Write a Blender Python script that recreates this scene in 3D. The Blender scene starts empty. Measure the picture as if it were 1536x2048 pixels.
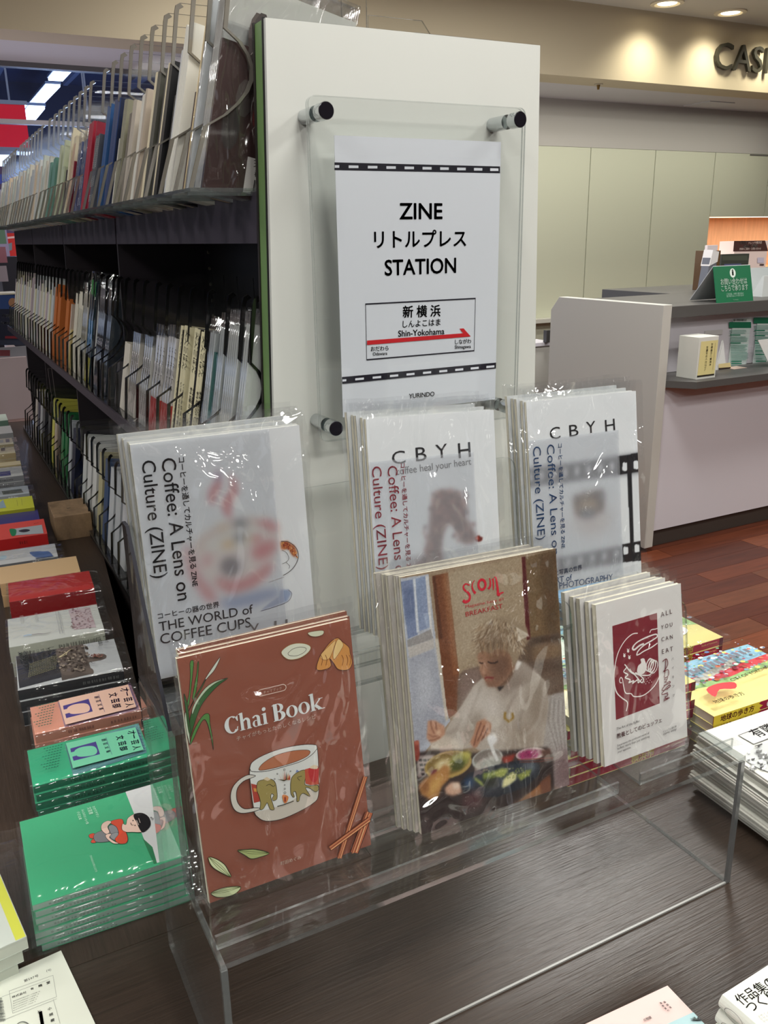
import bpy, bmesh, math, random
import numpy as np
from mathutils import Vector, Matrix
from mathutils.geometry import tessellate_polygon
random.seed(7)
S = bpy.context.scene
C = S.collection
R = math.radians

# ---------------- camera ----------------
FPX, YAW, PITCH, ROLL = 1725.66, R(27.4579), R(17.6869), R(-1.0013)
CAM = Vector((-0.40863, -0.88472, 1.42273))
_fw = Vector((math.sin(YAW)*math.cos(PITCH), math.cos(YAW)*math.cos(PITCH), -math.sin(PITCH)))
_rt = Vector((math.cos(YAW), -math.sin(YAW), 0)); _up = _rt.cross(_fw)
RT = math.cos(ROLL)*_rt + math.sin(ROLL)*_up
UP = -math.sin(ROLL)*_rt + math.cos(ROLL)*_up
cd = bpy.data.cameras.new('camera'); cam = bpy.data.objects.new('camera', cd); C.objects.link(cam)
m3 = Matrix((RT, UP, -_fw)).transposed()
cam.matrix_world = Matrix.Translation(CAM) @ m3.to_4x4()
cd.sensor_fit = 'VERTICAL'; cd.sensor_height = 24.0; cd.lens = FPX/2048*24.0
cd.clip_start = 0.02; cd.clip_end = 200
S.camera = cam

# ---------------- world, view ----------------
w = bpy.data.worlds.new('world'); S.world = w; w.use_nodes = True
w.node_tree.nodes['Background'].inputs[0].default_value = (0.90, 0.93, 1.0, 1)
w.node_tree.nodes['Background'].inputs[1].default_value = 0.6
S.view_settings.view_transform = 'Standard'; S.view_settings.look = 'None'
S.view_settings.gamma = 1; S.view_settings.use_curve_mapping = False
S.view_settings.exposure = -0.10
try:
    S.cycles.use_denoising = True
    S.cycles.transparent_max_bounces = 40
    S.cycles.max_bounces = 9; S.cycles.glossy_bounces = 4; S.cycles.diffuse_bounces = 3
    S.cycles.transmission_bounces = 6
    S.cycles.caustics_reflective = False; S.cycles.caustics_refractive = False
    S.cycles.sample_clamp_indirect = 4
except Exception: pass

def lamp(name, kind, loc, energy, color=(1,1,1), size=0.6, rot=(0,0,0), sy=None, spot=None, blend=.5):
    l = bpy.data.lights.new(name, kind); l.energy = energy; l.color = color
    if kind == 'AREA':
        l.size = size
        if sy: l.shape = 'RECTANGLE'; l.size_y = sy
    else: l.shadow_soft_size = size
    if kind == 'SPOT': l.spot_size = spot; l.spot_blend = blend
    o = bpy.data.objects.new(name, l); o.location = loc; o.rotation_euler = rot; C.objects.link(o)
    return o
CEIL = 2.82
# the lights of the ceiling troffers: (x, y, watts)
TROFFERS = [(0.35,-0.75,18), (-1.6,-0.6,18), (1.9,-0.6,30), (0.0,-2.3,30), (-1.8,-2.4,22), (1.9,-2.4,30),
            (-1.8,1.2,16), (1.7,1.3,32), (1.25,3.3,12), (-1.8,3.2,14), (2.6,2.7,30), (4.6,1.2,44), (4.6,-1.2,34)]
for x, y, e in TROFFERS:
    lamp('troffer_light', 'AREA', (x, y, CEIL-0.03), e, (1.0, 0.985, 0.94), 0.6, sy=0.3)
# downlights washing the soffit above the cash desk
DOWN = [(4.127,3.79), (4.709,3.80), (5.29,3.80), (5.87,3.80)]
for x, y in DOWN:
    lamp('downlight_beam', 'SPOT', (x, y, CEIL-0.03), 30, (1.0, 0.93, 0.74), 0.06, (R(7),0,0), spot=R(125), blend=1)
for x, y, z in ((0.9,8.0,2.2), (2.5,12.0,2.4), (1.5,17.0,2.5), (4.0,22.0,2.5)):
    lamp('mall_fill', 'POINT', (x, y, z), 240, (0.66, 0.78, 1.0), 0.4)  # unseen fill points, added to brighten the mall ceiling
for x in (-2.6, 0.1): lamp('aisle_bounce_light', 'AREA', (x, 4.45, 1.0), 9, (1.0, 0.93, 0.98), 1.4, rot=(R(180),0,0), sy=0.5)  # added upward fill without fixtures, stands for light bounced off the floor
lamp('display_downlight_beam', 'SPOT', (-0.2,-0.23,CEIL-0.03), 34, (1.0, 0.96, 0.88), 0.03, (0,0,0), spot=R(70), blend=.7)
lamp('cash_area_light', 'AREA', (4.6, 4.3, 2.36), 16, (1.0, 0.98, 0.86), 3.6, sy=0.1)
lamp('counter_bounce_light', 'AREA', (3.6, 3.3, 1.2), 7, (1.0, 0.97, 0.92), 1.6, rot=(R(180),0,0), sy=0.6)  # added upward fill, stands for light bounced off the counter

# ---------------- helpers ----------------
def at(px, py, axis, val):
    """point of the photograph (1536x2048) on the world plane axis=val"""
    d = _fw + RT*((px-768)/FPX) - UP*((py-1024)/FPX)
    i = 'xyz'.index(axis)
    return CAM + d*((val-CAM[i])/d[i])
def proj(p):
    d = Vector(p)-CAM
    return (768+FPX*d.dot(RT)/d.dot(_fw), 1024-FPX*d.dot(UP)/d.dot(_fw))
def lin(c):
    return tuple((v/255/12.92 if v/255 <= .04045 else ((v/255+.055)/1.055)**2.4) for v in c[:3])
_mats = {}
def mat(name, col, rough=.5, metal=0, spec=.5, bump=0, bscale=40, var=0, vscale=8, stretch=(1,1,1), emit=0, coat=0):
    key = (name, tuple(col), rough, metal, bump, var, emit)
    if key in _mats: return _mats[key]
    m = bpy.data.materials.new(name); m.use_nodes = True; nt = m.node_tree; b = nt.nodes['Principled BSDF']
    L = lin(col)
    b.inputs['Base Color'].default_value = (*L, 1); b.inputs['Roughness'].default_value = rough
    b.inputs['Metallic'].default_value = metal; b.inputs['Specular IOR Level'].default_value = spec
    if coat: b.inputs['Coat Weight'].default_value = coat; b.inputs['Coat Roughness'].default_value = .08
    if emit:
        b.inputs['Emission Color'].default_value = (*L, 1); b.inputs['Emission Strength'].default_value = emit
    if bump or var:
        tc = nt.nodes.new('ShaderNodeTexCoord'); mp = nt.nodes.new('ShaderNodeMapping'); mp.inputs['Scale'].default_value = stretch
        nt.links.new(tc.outputs['Object'], mp.inputs[0])
    if var:
        n = nt.nodes.new('ShaderNodeTexNoise'); n.inputs['Scale'].default_value = vscale; n.inputs['Detail'].default_value = 6
        n.inputs['Roughness'].default_value = .65
        cr = nt.nodes.new('ShaderNodeValToRGB')
        cr.color_ramp.elements[0].color = (*[v*(1-var) for v in L], 1); cr.color_ramp.elements[0].position = .3
        cr.color_ramp.elements[1].color = (*[min(1, v*(1+var)) for v in L], 1); cr.color_ramp.elements[1].position = .7
        nt.links.new(mp.outputs[0], n.inputs[0]); nt.links.new(n.outputs[0], cr.inputs[0]); nt.links.new(cr.outputs[0], b.inputs['Base Color'])
    if bump:
        n2 = nt.nodes.new('ShaderNodeTexNoise'); n2.inputs['Scale'].default_value = bscale; n2.inputs['Detail'].default_value = 4
        bp = nt.nodes.new('ShaderNodeBump'); bp.inputs['Strength'].default_value = bump; bp.inputs['Distance'].default_value = .002
        nt.links.new(mp.outputs[0], n2.inputs[0]); nt.links.new(n2.outputs[0], bp.inputs['Height']); nt.links.new(bp.outputs[0], b.inputs['Normal'])
    _mats[key] = m
    return m
def clear(name, tint=(1,1,1), f0=.05, rough=.02, haze=0.0, hazecol=(.8,.83,.86), bump=0, bscale=30, stretch=(1,1,1), dist=.004, power=5, vor=False):
    """thin clear plastic: transparent and glossy by viewing angle, a little haze"""
    if name in _mats: return _mats[name]
    m = bpy.data.materials.new(name); m.use_nodes = True; nt = m.node_tree; nt.nodes.clear()
    N = nt.nodes.new; Lk = nt.links.new
    out = N('ShaderNodeOutputMaterial'); tr = N('ShaderNodeBsdfTransparent'); tr.inputs[0].default_value = (*tint, 1)
    gl = N('ShaderNodeBsdfGlossy'); gl.inputs['Roughness'].default_value = rough; gl.inputs['Color'].default_value = (1,1,1,1)
    lw = N('ShaderNodeLayerWeight'); lw.inputs[0].default_value = .5
    p = N('ShaderNodeMath'); p.operation = 'POWER'; p.inputs[1].default_value = power
    mu = N('ShaderNodeMath'); mu.operation = 'MULTIPLY_ADD'; mu.inputs[1].default_value = 1-f0; mu.inputs[2].default_value = f0
    Lk(lw.outputs['Facing'], p.inputs[0]); Lk(p.outputs[0], mu.inputs[0])
    mx = N('ShaderNodeMixShader'); Lk(mu.outputs[0], mx.inputs[0])
    base = tr.outputs[0]
    if haze:
        df = N('ShaderNodeBsdfDiffuse'); df.inputs[0].default_value = (*hazecol, 1)
        m2 = N('ShaderNodeMixShader'); m2.inputs[0].default_value = haze; Lk(base, m2.inputs[1]); Lk(df.outputs[0], m2.inputs[2]); base = m2.outputs[0]
    Lk(base, mx.inputs[1]); Lk(gl.outputs[0], mx.inputs[2]); Lk(mx.outputs[0], out.inputs[0])
    if bump:
        tc = N('ShaderNodeTexCoord'); mp = N('ShaderNodeMapping'); mp.inputs['Scale'].default_value = stretch
        Lk(tc.outputs['Object'], mp.inputs[0])
        n2 = N('ShaderNodeTexNoise'); n2.inputs['Scale'].default_value = bscale; n2.inputs['Detail'].default_value = 2; n2.inputs['Distortion'].default_value = 1.2
        bp = N('ShaderNodeBump'); bp.inputs['Strength'].default_value = bump; bp.inputs['Distance'].default_value = dist
        Lk(mp.outputs[0], n2.inputs[0]); Lk(n2.outputs[0], bp.inputs['Height']); Lk(bp.outputs[0], gl.inputs['Normal'])
    _mats[name] = m
    return m
ACR = clear('clear_acrylic', (.985,.99,.988), .034, .012)
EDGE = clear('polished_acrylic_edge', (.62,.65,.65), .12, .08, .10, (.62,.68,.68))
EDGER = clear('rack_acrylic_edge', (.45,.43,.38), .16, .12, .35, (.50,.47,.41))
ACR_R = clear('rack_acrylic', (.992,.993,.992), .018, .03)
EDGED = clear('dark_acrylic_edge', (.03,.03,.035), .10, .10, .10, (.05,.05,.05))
FILM = clear('clear_plastic_film', (.975,.98,.985), .08, .06, .010, bump=1.0, bscale=15, dist=.035, power=4, stretch=(1,1,.45))
FILMS = clear('crinkled_plastic_film', (.96,.965,.97), .032, .09, .012, bump=.8, bscale=16, dist=.006, power=4)
TRACE = clear('tracing_paper', (.975,.98,.99), .02, .4, .13, (.80,.82,.85))

def newobj(name, me, parent=None, mats=None):
    o = bpy.data.objects.new(name, me); C.objects.link(o)
    if mats:
        for m in (mats if isinstance(mats, (list, tuple)) else [mats]): me.materials.append(m)
    if parent is not None: o.parent = parent; o.matrix_parent_inverse = parent.matrix_basis.inverted()
    return o
class MB:
    def __init__(s): s.v = []; s.f = []; s.m = []
    def box(s, a, b, mi=0, M=None, edge=None):
        """box from corner a to b; edge=(axis, mi2): faces not facing that axis get slot mi2"""
        x0,y0,z0 = a; x1,y1,z1 = b; n = len(s.v)
        P = [(x0,y0,z0),(x1,y0,z0),(x1,y1,z0),(x0,y1,z0),(x0,y0,z1),(x1,y0,z1),(x1,y1,z1),(x0,y1,z1)]
        s.v += [tuple(M @ Vector(p)) if M else p for p in P]
        F = [((0,3,2,1),2),((4,5,6,7),2),((0,1,5,4),1),((2,3,7,6),1),((1,2,6,5),0),((3,0,4,7),0)]
        for f, ax in F:
            s.f.append(tuple(n+i for i in f)); s.m.append(mi if (edge is None or ax == edge[0]) else edge[1])
        return s
    def prism(s, pts, t, mi=0, side=None, M=None, fn=None):
        """polygon pts (2-D) extruded by t; fn maps (u,v,h) to 3-D"""
        n = len(s.v); k = len(pts)
        fn = fn or (lambda u,v,h: (u,v,h))
        for h in (0, t):
            for u, v in pts:
                p = fn(u, v, h); s.v.append(tuple(M @ Vector(p)) if M else tuple(p))
        for tri in tessellate_polygon([[Vector((u,v,0)) for u,v in pts]]):
            a, b, c = tri
            s.f.append((n+a,n+b,n+c)); s.m.append(mi); s.f.append((n+k+c,n+k+b,n+k+a)); s.m.append(mi)
        for i in range(k):
            j = (i+1)%k; s.f.append((n+i,n+j,n+k+j,n+k+i)); s.m.append(mi if side is None else side)
        return s
    def cyl(s, p0, p1, r0, r1=None, n=20, mi=0, cap=None):
        r1 = r0 if r1 is None else r1; p0 = Vector(p0); p1 = Vector(p1); d = (p1-p0).normalized()
        a = d.orthogonal().normalized(); b = d.cross(a); k = len(s.v)
        for p, r in ((p0, r0), (p1, r1)):
            for i in range(n):
                t = 2*math.pi*i/n; s.v.append(tuple(p+a*math.cos(t)*r+b*math.sin(t)*r))
        for i in range(n):
            j = (i+1)%n; s.f.append((k+i,k+j,k+n+j,k+n+i)); s.m.append(mi)
        s.f.append(tuple(k+i for i in reversed(range(n)))); s.m.append(mi if cap is None else cap)
        s.f.append(tuple(k+n+i for i in range(n))); s.m.append(mi if cap is None else cap)
        return s
    def mesh(s, name):
        me = bpy.data.meshes.new(name); me.from_pydata(s.v, [], s.f); me.polygons.foreach_set('material_index', s.m); me.update()
        bm = bmesh.new(); bm.from_mesh(me); bmesh.ops.recalc_face_normals(bm, faces=bm.faces); bm.to_mesh(me); bm.free()
        return me
    def obj(s, name, mats, parent=None, bevel=0):
        o = newobj(name, s.mesh(name), parent, mats)
        if bevel:
            b = o.modifiers.new('bevel', 'BEVEL'); b.width = bevel; b.segments = 2; b.limit_method = 'ANGLE'
        return o
def thing(name, label, cat, loc=(0,0,0), rot=(0,0,0), group=None):
    o = bpy.data.objects.new(name, None); C.objects.link(o); o.location = loc; o.rotation_euler = rot; o.empty_display_size = .02
    return tag(o, label, cat, group)
def tag(o, label, cat, group=None):
    o['label'] = label; o['category'] = cat
    if group: o['group'] = group
    return o
def struct(o): o['kind'] = 'structure'; return o
def dup(root, label=None):
    r = root.copy(); C.objects.link(r)
    if label: r['label'] = label
    for ch in list(root.children):
        c = ch.copy(); C.objects.link(c); c.parent = r
    return r
ORD = ['topmost','second','third','fourth','fifth','sixth','seventh','eighth','ninth','tenth','eleventh','twelfth','thirteenth','fourteenth','fifteenth',
       'sixteenth','seventeenth','eighteenth','nineteenth','twentieth','twenty-first','twenty-second','twenty-third','twenty-fourth','twenty-fifth','twenty-sixth','twenty-seventh','twenty-eighth','twenty-ninth','thirtieth']
for _i in range(31, 120):
    t_ = {3:'thirty',4:'forty',5:'fifty',6:'sixty',7:'seventy',8:'eighty',9:'ninety',10:'hundred',11:'hundred-ten'}[_i//10]
    ORD.append(t_+'-'+['','first','second','third','fourth','fifth','sixth','seventh','eighth','ninth'][_i%10] if _i%10 else t_+'th')

# ---------------- flat print ----------------
FONT = None   # the built-in font; it falls back to its own Japanese glyphs
_tc = {}
TS = bpy.data.scenes.new('lettering')
def textmesh(s, bold=0.0, vertical=False):
    key = (s, bold, vertical)
    if key in _tc: return _tc[key]
    cu = bpy.data.curves.new('t', 'FONT')
    if FONT: cu.font = FONT
    cu.body = '\n'.join(s) if vertical else s; cu.size = 1; cu.offset = 0.0; cu.resolution_u = 3
    if vertical: cu.align_x = 'CENTER'; cu.space_line = .68
    o = bpy.data.objects.new('t', cu); TS.collection.objects.link(o)
    TS.view_layers[0].update(); dg = TS.view_layers[0].depsgraph
    me = bpy.data.meshes.new_from_object(o.evaluated_get(dg))
    V = [tuple(v.co) for v in me.vertices]; F = [tuple(p.vertices) for p in me.polygons]
    bpy.data.objects.remove(o); bpy.data.curves.remove(cu); bpy.data.meshes.remove(me)
    b = abs(bold)*.62
    if b > .002:   # heavier strokes: the outline laid over itself, shifted
        V0, F0 = V, F; V = []; F = []
        ring = [(1,0),(-1,0),(0,1),(0,-1),(.7,.7),(-.7,.7),(.7,-.7),(-.7,-.7)] if b > .009 else [(1,0),(-1,0),(0,1),(0,-1)]
        for dx, dy in ring:
            n = len(V); V += [(v[0]+dx*b, v[1]+dy*b, 0) for v in V0]; F += [tuple(n+i for i in f) for f in F0]
    _tc[key] = (V, F)
    return V, F
class Plane:
    def __init__(s, o, ux, uy):
        s.o = Vector(o); s.ux = Vector(ux).normalized(); s.uy = Vector(uy).normalized(); s.n = s.ux.cross(s.uy).normalized()
    def uv(s, px, py):
        d = _fw + RT*((px-768)/FPX) - UP*((py-1024)/FPX)
        t = (s.o-CAM).dot(s.n)/d.dot(s.n); p = CAM+d*t-s.o
        return p.dot(s.ux), p.dot(s.uy)
    def p(s, u, v, h=0): return s.o+s.ux*u+s.uy*v+s.n*h
def arc(cx, cy, rx, ry, a0=0, a1=360, n=24, rot=0):
    out = []; c, q = math.cos(R(rot)), math.sin(R(rot))
    for i in range(n+(0 if a1-a0 == 360 else 1)):
        t = R(a0+(a1-a0)*i/n); x = rx*math.cos(t); y = -ry*math.sin(t); out.append((cx+x*c-y*q, cy+x*q+y*c))
    return out
def smooth(pts, closed=False, k=5):
    """Catmull-Rom through the points"""
    n = len(pts); out = []
    rng = range(n) if closed else range(n-1)
    for i in rng:
        g = lambda j: pts[j%n] if closed else pts[max(0, min(n-1, j))]
        a, b, c, d = g(i-1), g(i), g(i+1), g(i+2)
        for j in range(k):
            t = j/k
            out.append(tuple(.5*((2*b[q])+(-a[q]+c[q])*t+(2*a[q]-5*b[q]+4*c[q]-d[q])*t*t+(-a[q]+3*b[q]-3*c[q]+d[q])*t**3) for q in (0,1)))
    if not closed: out.append(pts[-1])
    return out
class Art:
    """flat print on a plane; points are read off the photograph through a crop window, or given as (u,v) metres"""
    def __init__(s, plane, x0=0, y0=0, sc=1.0, uv=False, h0=.00012, dh=.00002, clip=None, rough=.45):
        s.pl = plane; s.x0 = x0; s.y0 = y0; s.sc = sc; s.isuv = uv; s.h = h0; s.dh = dh; s.v = []; s.f = []; s.m = []; s.cols = []; s.clip = clip; s.rough = rough
    def q(s, p):
        if s.isuv: u, v = p
        else: u, v = s.pl.uv(s.x0+p[0]/s.sc, s.y0+p[1]/s.sc)
        if s.clip: u = min(max(u, s.clip[0]), s.clip[2]); v = min(max(v, s.clip[1]), s.clip[3])
        return u, v
    def ci(s, c):
        if c not in s.cols: s.cols.append(c)
        return s.cols.index(c)
    def add(s, P, F, c):
        n = len(s.v); s.v += [tuple(s.pl.p(u, v, s.h)) for u, v in P]; i = s.ci(c)
        for f in F: s.f.append(tuple(n+a for a in f)); s.m.append(i)
    def fill(s, pts, c):
        P = [s.q(p) for p in pts]
        F = [t for t in tessellate_polygon([[Vector((a,b,0)) for a,b in P]])]
        s.add(P, F, c); s.h += s.dh; return s
    def line(s, pts, w, c, w1=None, closed=False):
        P = [Vector(s.q(p)) for p in pts]; w1 = w if w1 is None else w1; n = len(P)
        if n < 2: return s
        V = []; F = []
        for i in range(n):
            if closed: d = P[(i+1)%n]-P[i-1]
            else: d = P[min(n-1,i+1)]-P[max(0,i-1)]
            if d.length < 1e-9: d = Vector((1,0))
            d.normalize(); nn = Vector((-d.y, d.x)); ww = (w+(w1-w)*i/max(1,n-1))/2
            V += [tuple(P[i]+nn*ww), tuple(P[i]-nn*ww)]
        for i in range(n if closed else n-1):
            j = (i+1)%n; F.append((2*i, 2*i+1, 2*j+1, 2*j))
        s.add(V, F, c); s.h += s.dh; return s
    def text(s, t, p0, p1, c, bold=.0, hgt=None, vertical=False):
        """baseline runs p0 -> p1; hgt: height of the ink over the baseline in crop pixels (else natural)"""
        V, F = textmesh(t, bold, vertical)
        if not V: return s
        a = Vector(s.q(p0)); b = Vector(s.q(p1)); x0 = min(v[0] for v in V); x1 = max(v[0] for v in V)
        y0 = min(v[1] for v in V); y1 = max(v[1] for v in V)
        if vertical:  # p0 top centre, p1 bottom centre
            d = b-a; L = d.length; sc = L/(y1-y0); d.normalize(); nn = Vector((-d.y, d.x)); cx = (x0+x1)/2
            P = [tuple(a+d*((y1-v[1])*sc)+nn*((v[0]-cx)*sc)) for v in V]
        else:
            d = b-a; L = d.length; sc = L/(x1-x0); d.normalize(); nn = Vector((-d.y, d.x)); sy = sc
            if hgt is not None: sy = (hgt if s.isuv else hgt*s._mpp(p0))/y1
            P = [tuple(a+d*((v[0]-x0)*sc)+nn*(v[1]*sy)) for v in V]
        s.add(P, F, c); s.h += s.dh; return s
    def _mpp(s, p):
        a = Vector(s.q(p)); b = Vector(s.q((p[0], p[1]-10))); return (a-b).length/10
    def obj(s, name, parent, label=None):
        me = bpy.data.meshes.new(name); me.from_pydata(s.v, [], s.f); me.polygons.foreach_set('material_index', s.m); me.update()
        o = newobj(name, me, parent, [mat('print_ink', c, s.rough) for c in s.cols])
        if label: o['label'] = label
        return o
def lerpq(q, a, b):
    """bilinear in quad TL,TR,BR,BL"""
    (x0,y0),(x1,y1),(x2,y2),(x3,y3) = q
    return ((x0*(1-a)+x1*a)*(1-b)+(x3*(1-a)+x2*a)*b, (y0*(1-a)+y1*a)*(1-b)+(y3*(1-a)+y2*a)*b)
class Raster:
    """soft picture printed on a sheet: a fine grid whose colour attribute holds the picture"""
    def __init__(s, plane, W, H, nx, ny, base):
        s.pl = plane; s.W = W; s.H = H; s.nx = nx; s.ny = ny
        U, V = np.meshgrid(np.linspace(0, W, nx), np.linspace(0, H, ny))
        P = np.array(plane.o)[None,None]+np.array(plane.ux)[None,None]*U[...,None]+np.array(plane.uy)[None,None]*V[...,None]
        D = P-np.array(CAM); z = D@np.array(_fw)
        s.X = 768+FPX*(D@np.array(RT))/z; s.Y = 1024-FPX*(D@np.array(UP))/z
        s.P = P; s.im = np.ones((ny, nx, 3))*np.array(base, float)
        s.x0 = s.y0 = 0; s.sc = 1
    def mask(s, pts, blur=0):
        X = (s.X-s.x0)*s.sc; Y = (s.Y-s.y0)*s.sc; ins = np.zeros(X.shape, bool); n = len(pts)
        for i in range(n):
            xa, ya = pts[i]; xb, yb = pts[(i+1)%n]
            if ya == yb: continue
            c = ((ya > Y) != (yb > Y)) & (X < (xb-xa)*(Y-ya)/(yb-ya)+xa); ins ^= c
        m = ins.astype(float)
        return s.blur(m, blur) if blur else m
    def blur(s, m, k):
        r = int(3*k)+1; g = np.exp(-np.arange(-r, r+1)**2/(2*k*k)); g /= g.sum()
        p = np.pad(m, ((r,r),(r,r)), mode='edge')
        p = np.apply_along_axis(lambda a: np.convolve(a, g, 'valid'), 0, p)
        return np.apply_along_axis(lambda a: np.convolve(a, g, 'valid'), 1, p)
    def poly(s, pts, c, blur=.7, a=1.0):
        m = (s.mask(pts, blur)*a)[...,None]; s.im = s.im*(1-m)+np.array(c, float)*m; return s
    def stroke(s, pts, w, c, blur=.7, a=1.0):
        P = [];
        for i, p in enumerate(pts):
            q0 = pts[max(0,i-1)]; q1 = pts[min(len(pts)-1,i+1)]; dx, dy = q1[0]-q0[0], q1[1]-q0[1]; l = math.hypot(dx,dy) or 1
            P.append((p[0]-dy/l*w/2, p[1]+dx/l*w/2, p[0]+dy/l*w/2, p[1]-dx/l*w/2))
        return s.poly([(q[0],q[1]) for q in P]+[(q[2],q[3]) for q in reversed(P)], c, blur, a)
    def noise(s, amp, k=2, seed=1, m=None):
        rs = np.random.RandomState(seed); n = s.blur(rs.randn(s.ny, s.nx), k); n = n/(n.std()+1e-9)*amp
        if m is not None: n = n*m
        s.im = s.im+n[...,None]; return s
    def obj(s, name, parent, h=.0001, rough=.4):
        im = np.clip(s.im, 0, 255)/255; L = np.where(im <= .04045, im/12.92, ((im+.055)/1.055)**2.4)
        P = s.P+np.array(s.pl.n)*h; nx, ny = s.nx, s.ny
        me = bpy.data.meshes.new(name); idx = np.arange(nx*ny).reshape(ny, nx)
        q = np.stack([idx[:-1,:-1], idx[:-1,1:], idx[1:,1:], idx[1:,:-1]], -1).reshape(-1, 4)
        me.vertices.add(nx*ny); me.vertices.foreach_set('co', P.reshape(-1)); me.loops.add(q.size); me.loops.foreach_set('vertex_index', q.reshape(-1).astype(np.int32))
        me.polygons.add(len(q)); me.polygons.foreach_set('loop_start', np.arange(0, q.size, 4, dtype=np.int32)); me.polygons.foreach_set('loop_total', np.full(len(q), 4, dtype=np.int32))
        me.update(); me.validate()
        at_ = me.color_attributes.new('ink', 'FLOAT_COLOR', 'POINT'); at_.data.foreach_set('color', np.concatenate([L.reshape(-1,3), np.ones((nx*ny,1))], 1).reshape(-1).astype(np.float32))
        m = bpy.data.materials.new('printed_picture'); m.use_nodes = True; nt = m.node_tree; b = nt.nodes['Principled BSDF']; b.inputs['Roughness'].default_value = rough
        a = nt.nodes.new('ShaderNodeAttribute'); a.attribute_name = 'ink'; nt.links.new(a.outputs['Color'], b.inputs['Base Color'])
        return newobj(name, me, parent, m)
# ---------------- the room ----------------
M_wall = mat('wall_paint', (205,200,190), .85, bump=.05, bscale=300)
M_ceil = mat('ceiling_paint', (200,196,184), .9)
M_inner = mat('inner_ceiling_paint', (205,203,208), .9)
fl = struct(MB().box((-8,-14,-.05), (10,9,-.006)).obj('floor', mat('floor_base', (92,52,34), .5, var=.3, vscale=3, stretch=(.3,4,1))))
pm = []
for k, c in enumerate([(112,58,36),(98,50,32),(124,68,43),(88,44,29),(106,62,42)]):
    pm.append(mat('plank_wood_%d' % k, c, .34, var=.32, vscale=7, stretch=(.5,7,1), bump=.1, bscale=60))
plank_me = [MB().box((0,0,-.006), (.898,.1035,0)).mesh('plank') for _ in pm]
for k, me in enumerate(plank_me): me.materials.append(pm[k])
row = 0; yy = -.3
while yy < 2.6:
    xx = .55+random.random()*.8-.9
    while xx < 3.6:
        k = random.randrange(5); o = bpy.data.objects.new('plank', plank_me[k]); C.objects.link(o); o.parent = fl; o.location = (xx, yy, 0)
        xx += .9
    yy += .105
MB().box((-8,-14,CEIL), (10,4.0,CEIL+.06)).obj('ceiling', M_ceil)['kind'] = 'structure'
struct(MB().box((-8,4.0,2.39), (10,4.25,CEIL+.06)).obj('wall_soffit', mat('soffit_paint', (196,184,158), .9, bump=.04, bscale=200)))
struct(MB().box((-8,4.25,2.39), (10,4.8,2.45)).obj('ceiling_inner', M_inner))
struct(MB().box((2.6,4.8,2.06), (10,4.9,2.45)).obj('wall_fascia', mat('fascia_paint', (186,182,176), .85)))
struct(MB().box((2.6,5.45,0), (10,5.5,2.45)).obj('wall_back', M_wall))
struct(MB().box((9.9,-14,0), (10,5.5,CEIL)).obj('wall_right', M_wall))
struct(MB().box((-8,-14,0), (10,-13.9,CEIL)).obj('wall_rear', mat('rear_wall_paint', (120,116,110), .9)))
# sprinkler head under the soffit
p = at(1197,168,'z',2.39)
t = thing('sprinkler_head', 'small brass sprinkler head under the soffit left of the cash desk lettering', 'sprinkler', (p.x, p.y, 2.39))
MB().cyl((0,0,0),(0,0,-.006),.03).obj('flange', mat('warm_plate', (190,180,160), .5), t).matrix_parent_inverse.identity()
MB().cyl((0,0,-.006),(0,0,-.035),.012,.007).obj('nozzle', mat('brass', (150,120,70), .35, 1), t).matrix_parent_inverse.identity()
# access hatch on the inner ceiling
a, b = at(1400,205,'z',2.39), at(1500,200,'z',2.39)
o = struct(MB().box((a.x,4.45,2.384),(b.x,4.72,2.39)).obj('trim_1', M_inner)); 
# cupboard fronts on the back wall
M_cup = mat('cupboard_laminate', (206,208,186), .55, bump=.03, bscale=150)
e = [at(px, 300, 'y', 4.8).x for px in (1182,1312,1432)]
xs = [2.62, e[0]-1.3, e[0]-.65, e[0], e[1], e[2], e[2]+.68, e[2]+1.36, 8.6]
nz = 1.54; nx0 = at(1417,436,'y',4.8).x
ORDS = ['far left', 'second', 'third', 'fourth', 'fifth', 'sixth', 'seventh', 'last']
cb = thing('wall_cupboard', 'tall pale green cupboard fronts along the back wall behind the cash desk', 'cupboard', (2.62,4.8,0))
for i in range(len(xs)-1):
    m = MB()
    if xs[i+1] < nx0+.2: m.box((xs[i]+.004,4.80,.02), (xs[i+1]-.004,4.83,2.058))
    else:
        x0 = xs[i]
        if x0 < nx0: m.box((x0+.004,4.80,.02), (nx0-.002,4.83,nz)); 
        m.box((x0+.004,4.80,nz), (xs[i+1]-.004,4.83,2.058)); m.box((max(x0,nx0)+.004,4.80,.02), (xs[i+1]-.004,4.83,1.10))
    m.obj('door', M_cup, cb)
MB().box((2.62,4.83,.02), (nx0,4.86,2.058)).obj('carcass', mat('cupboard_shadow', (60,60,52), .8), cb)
MB().box((nx0,4.83,1.56),(8.6,5.4,1.6)).box((nx0,4.83,1.06),(8.6,5.4,1.1)).box((nx0-.02,4.83,1.06),(nx0,5.4,1.6)).obj('niche_lining', mat('niche_wood_edge', (205,150,105), .5), cb)
MB().box((nx0,5.36,1.1),(8.6,5.4,1.56)).obj('niche_back', mat('niche_wood', (216,176,140), .5, var=.12, vscale=6, stretch=(6,1,.6)), cb)
l = thing('strip_light', 'warm glowing strip light along the top of the wooden niche', 'light', (nx0,4.9,1.55))
MB().box((nx0+.01,4.87,1.535),(8.5,4.91,1.555)).obj('tube', mat('strip_glow', (255,226,186), emit=3.2), l)
MB().box((nx0+.01,4.865,1.555),(8.5,4.915,1.562)).obj('channel', mat('aluminium', (180,180,180), .3, 1), l)
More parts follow.
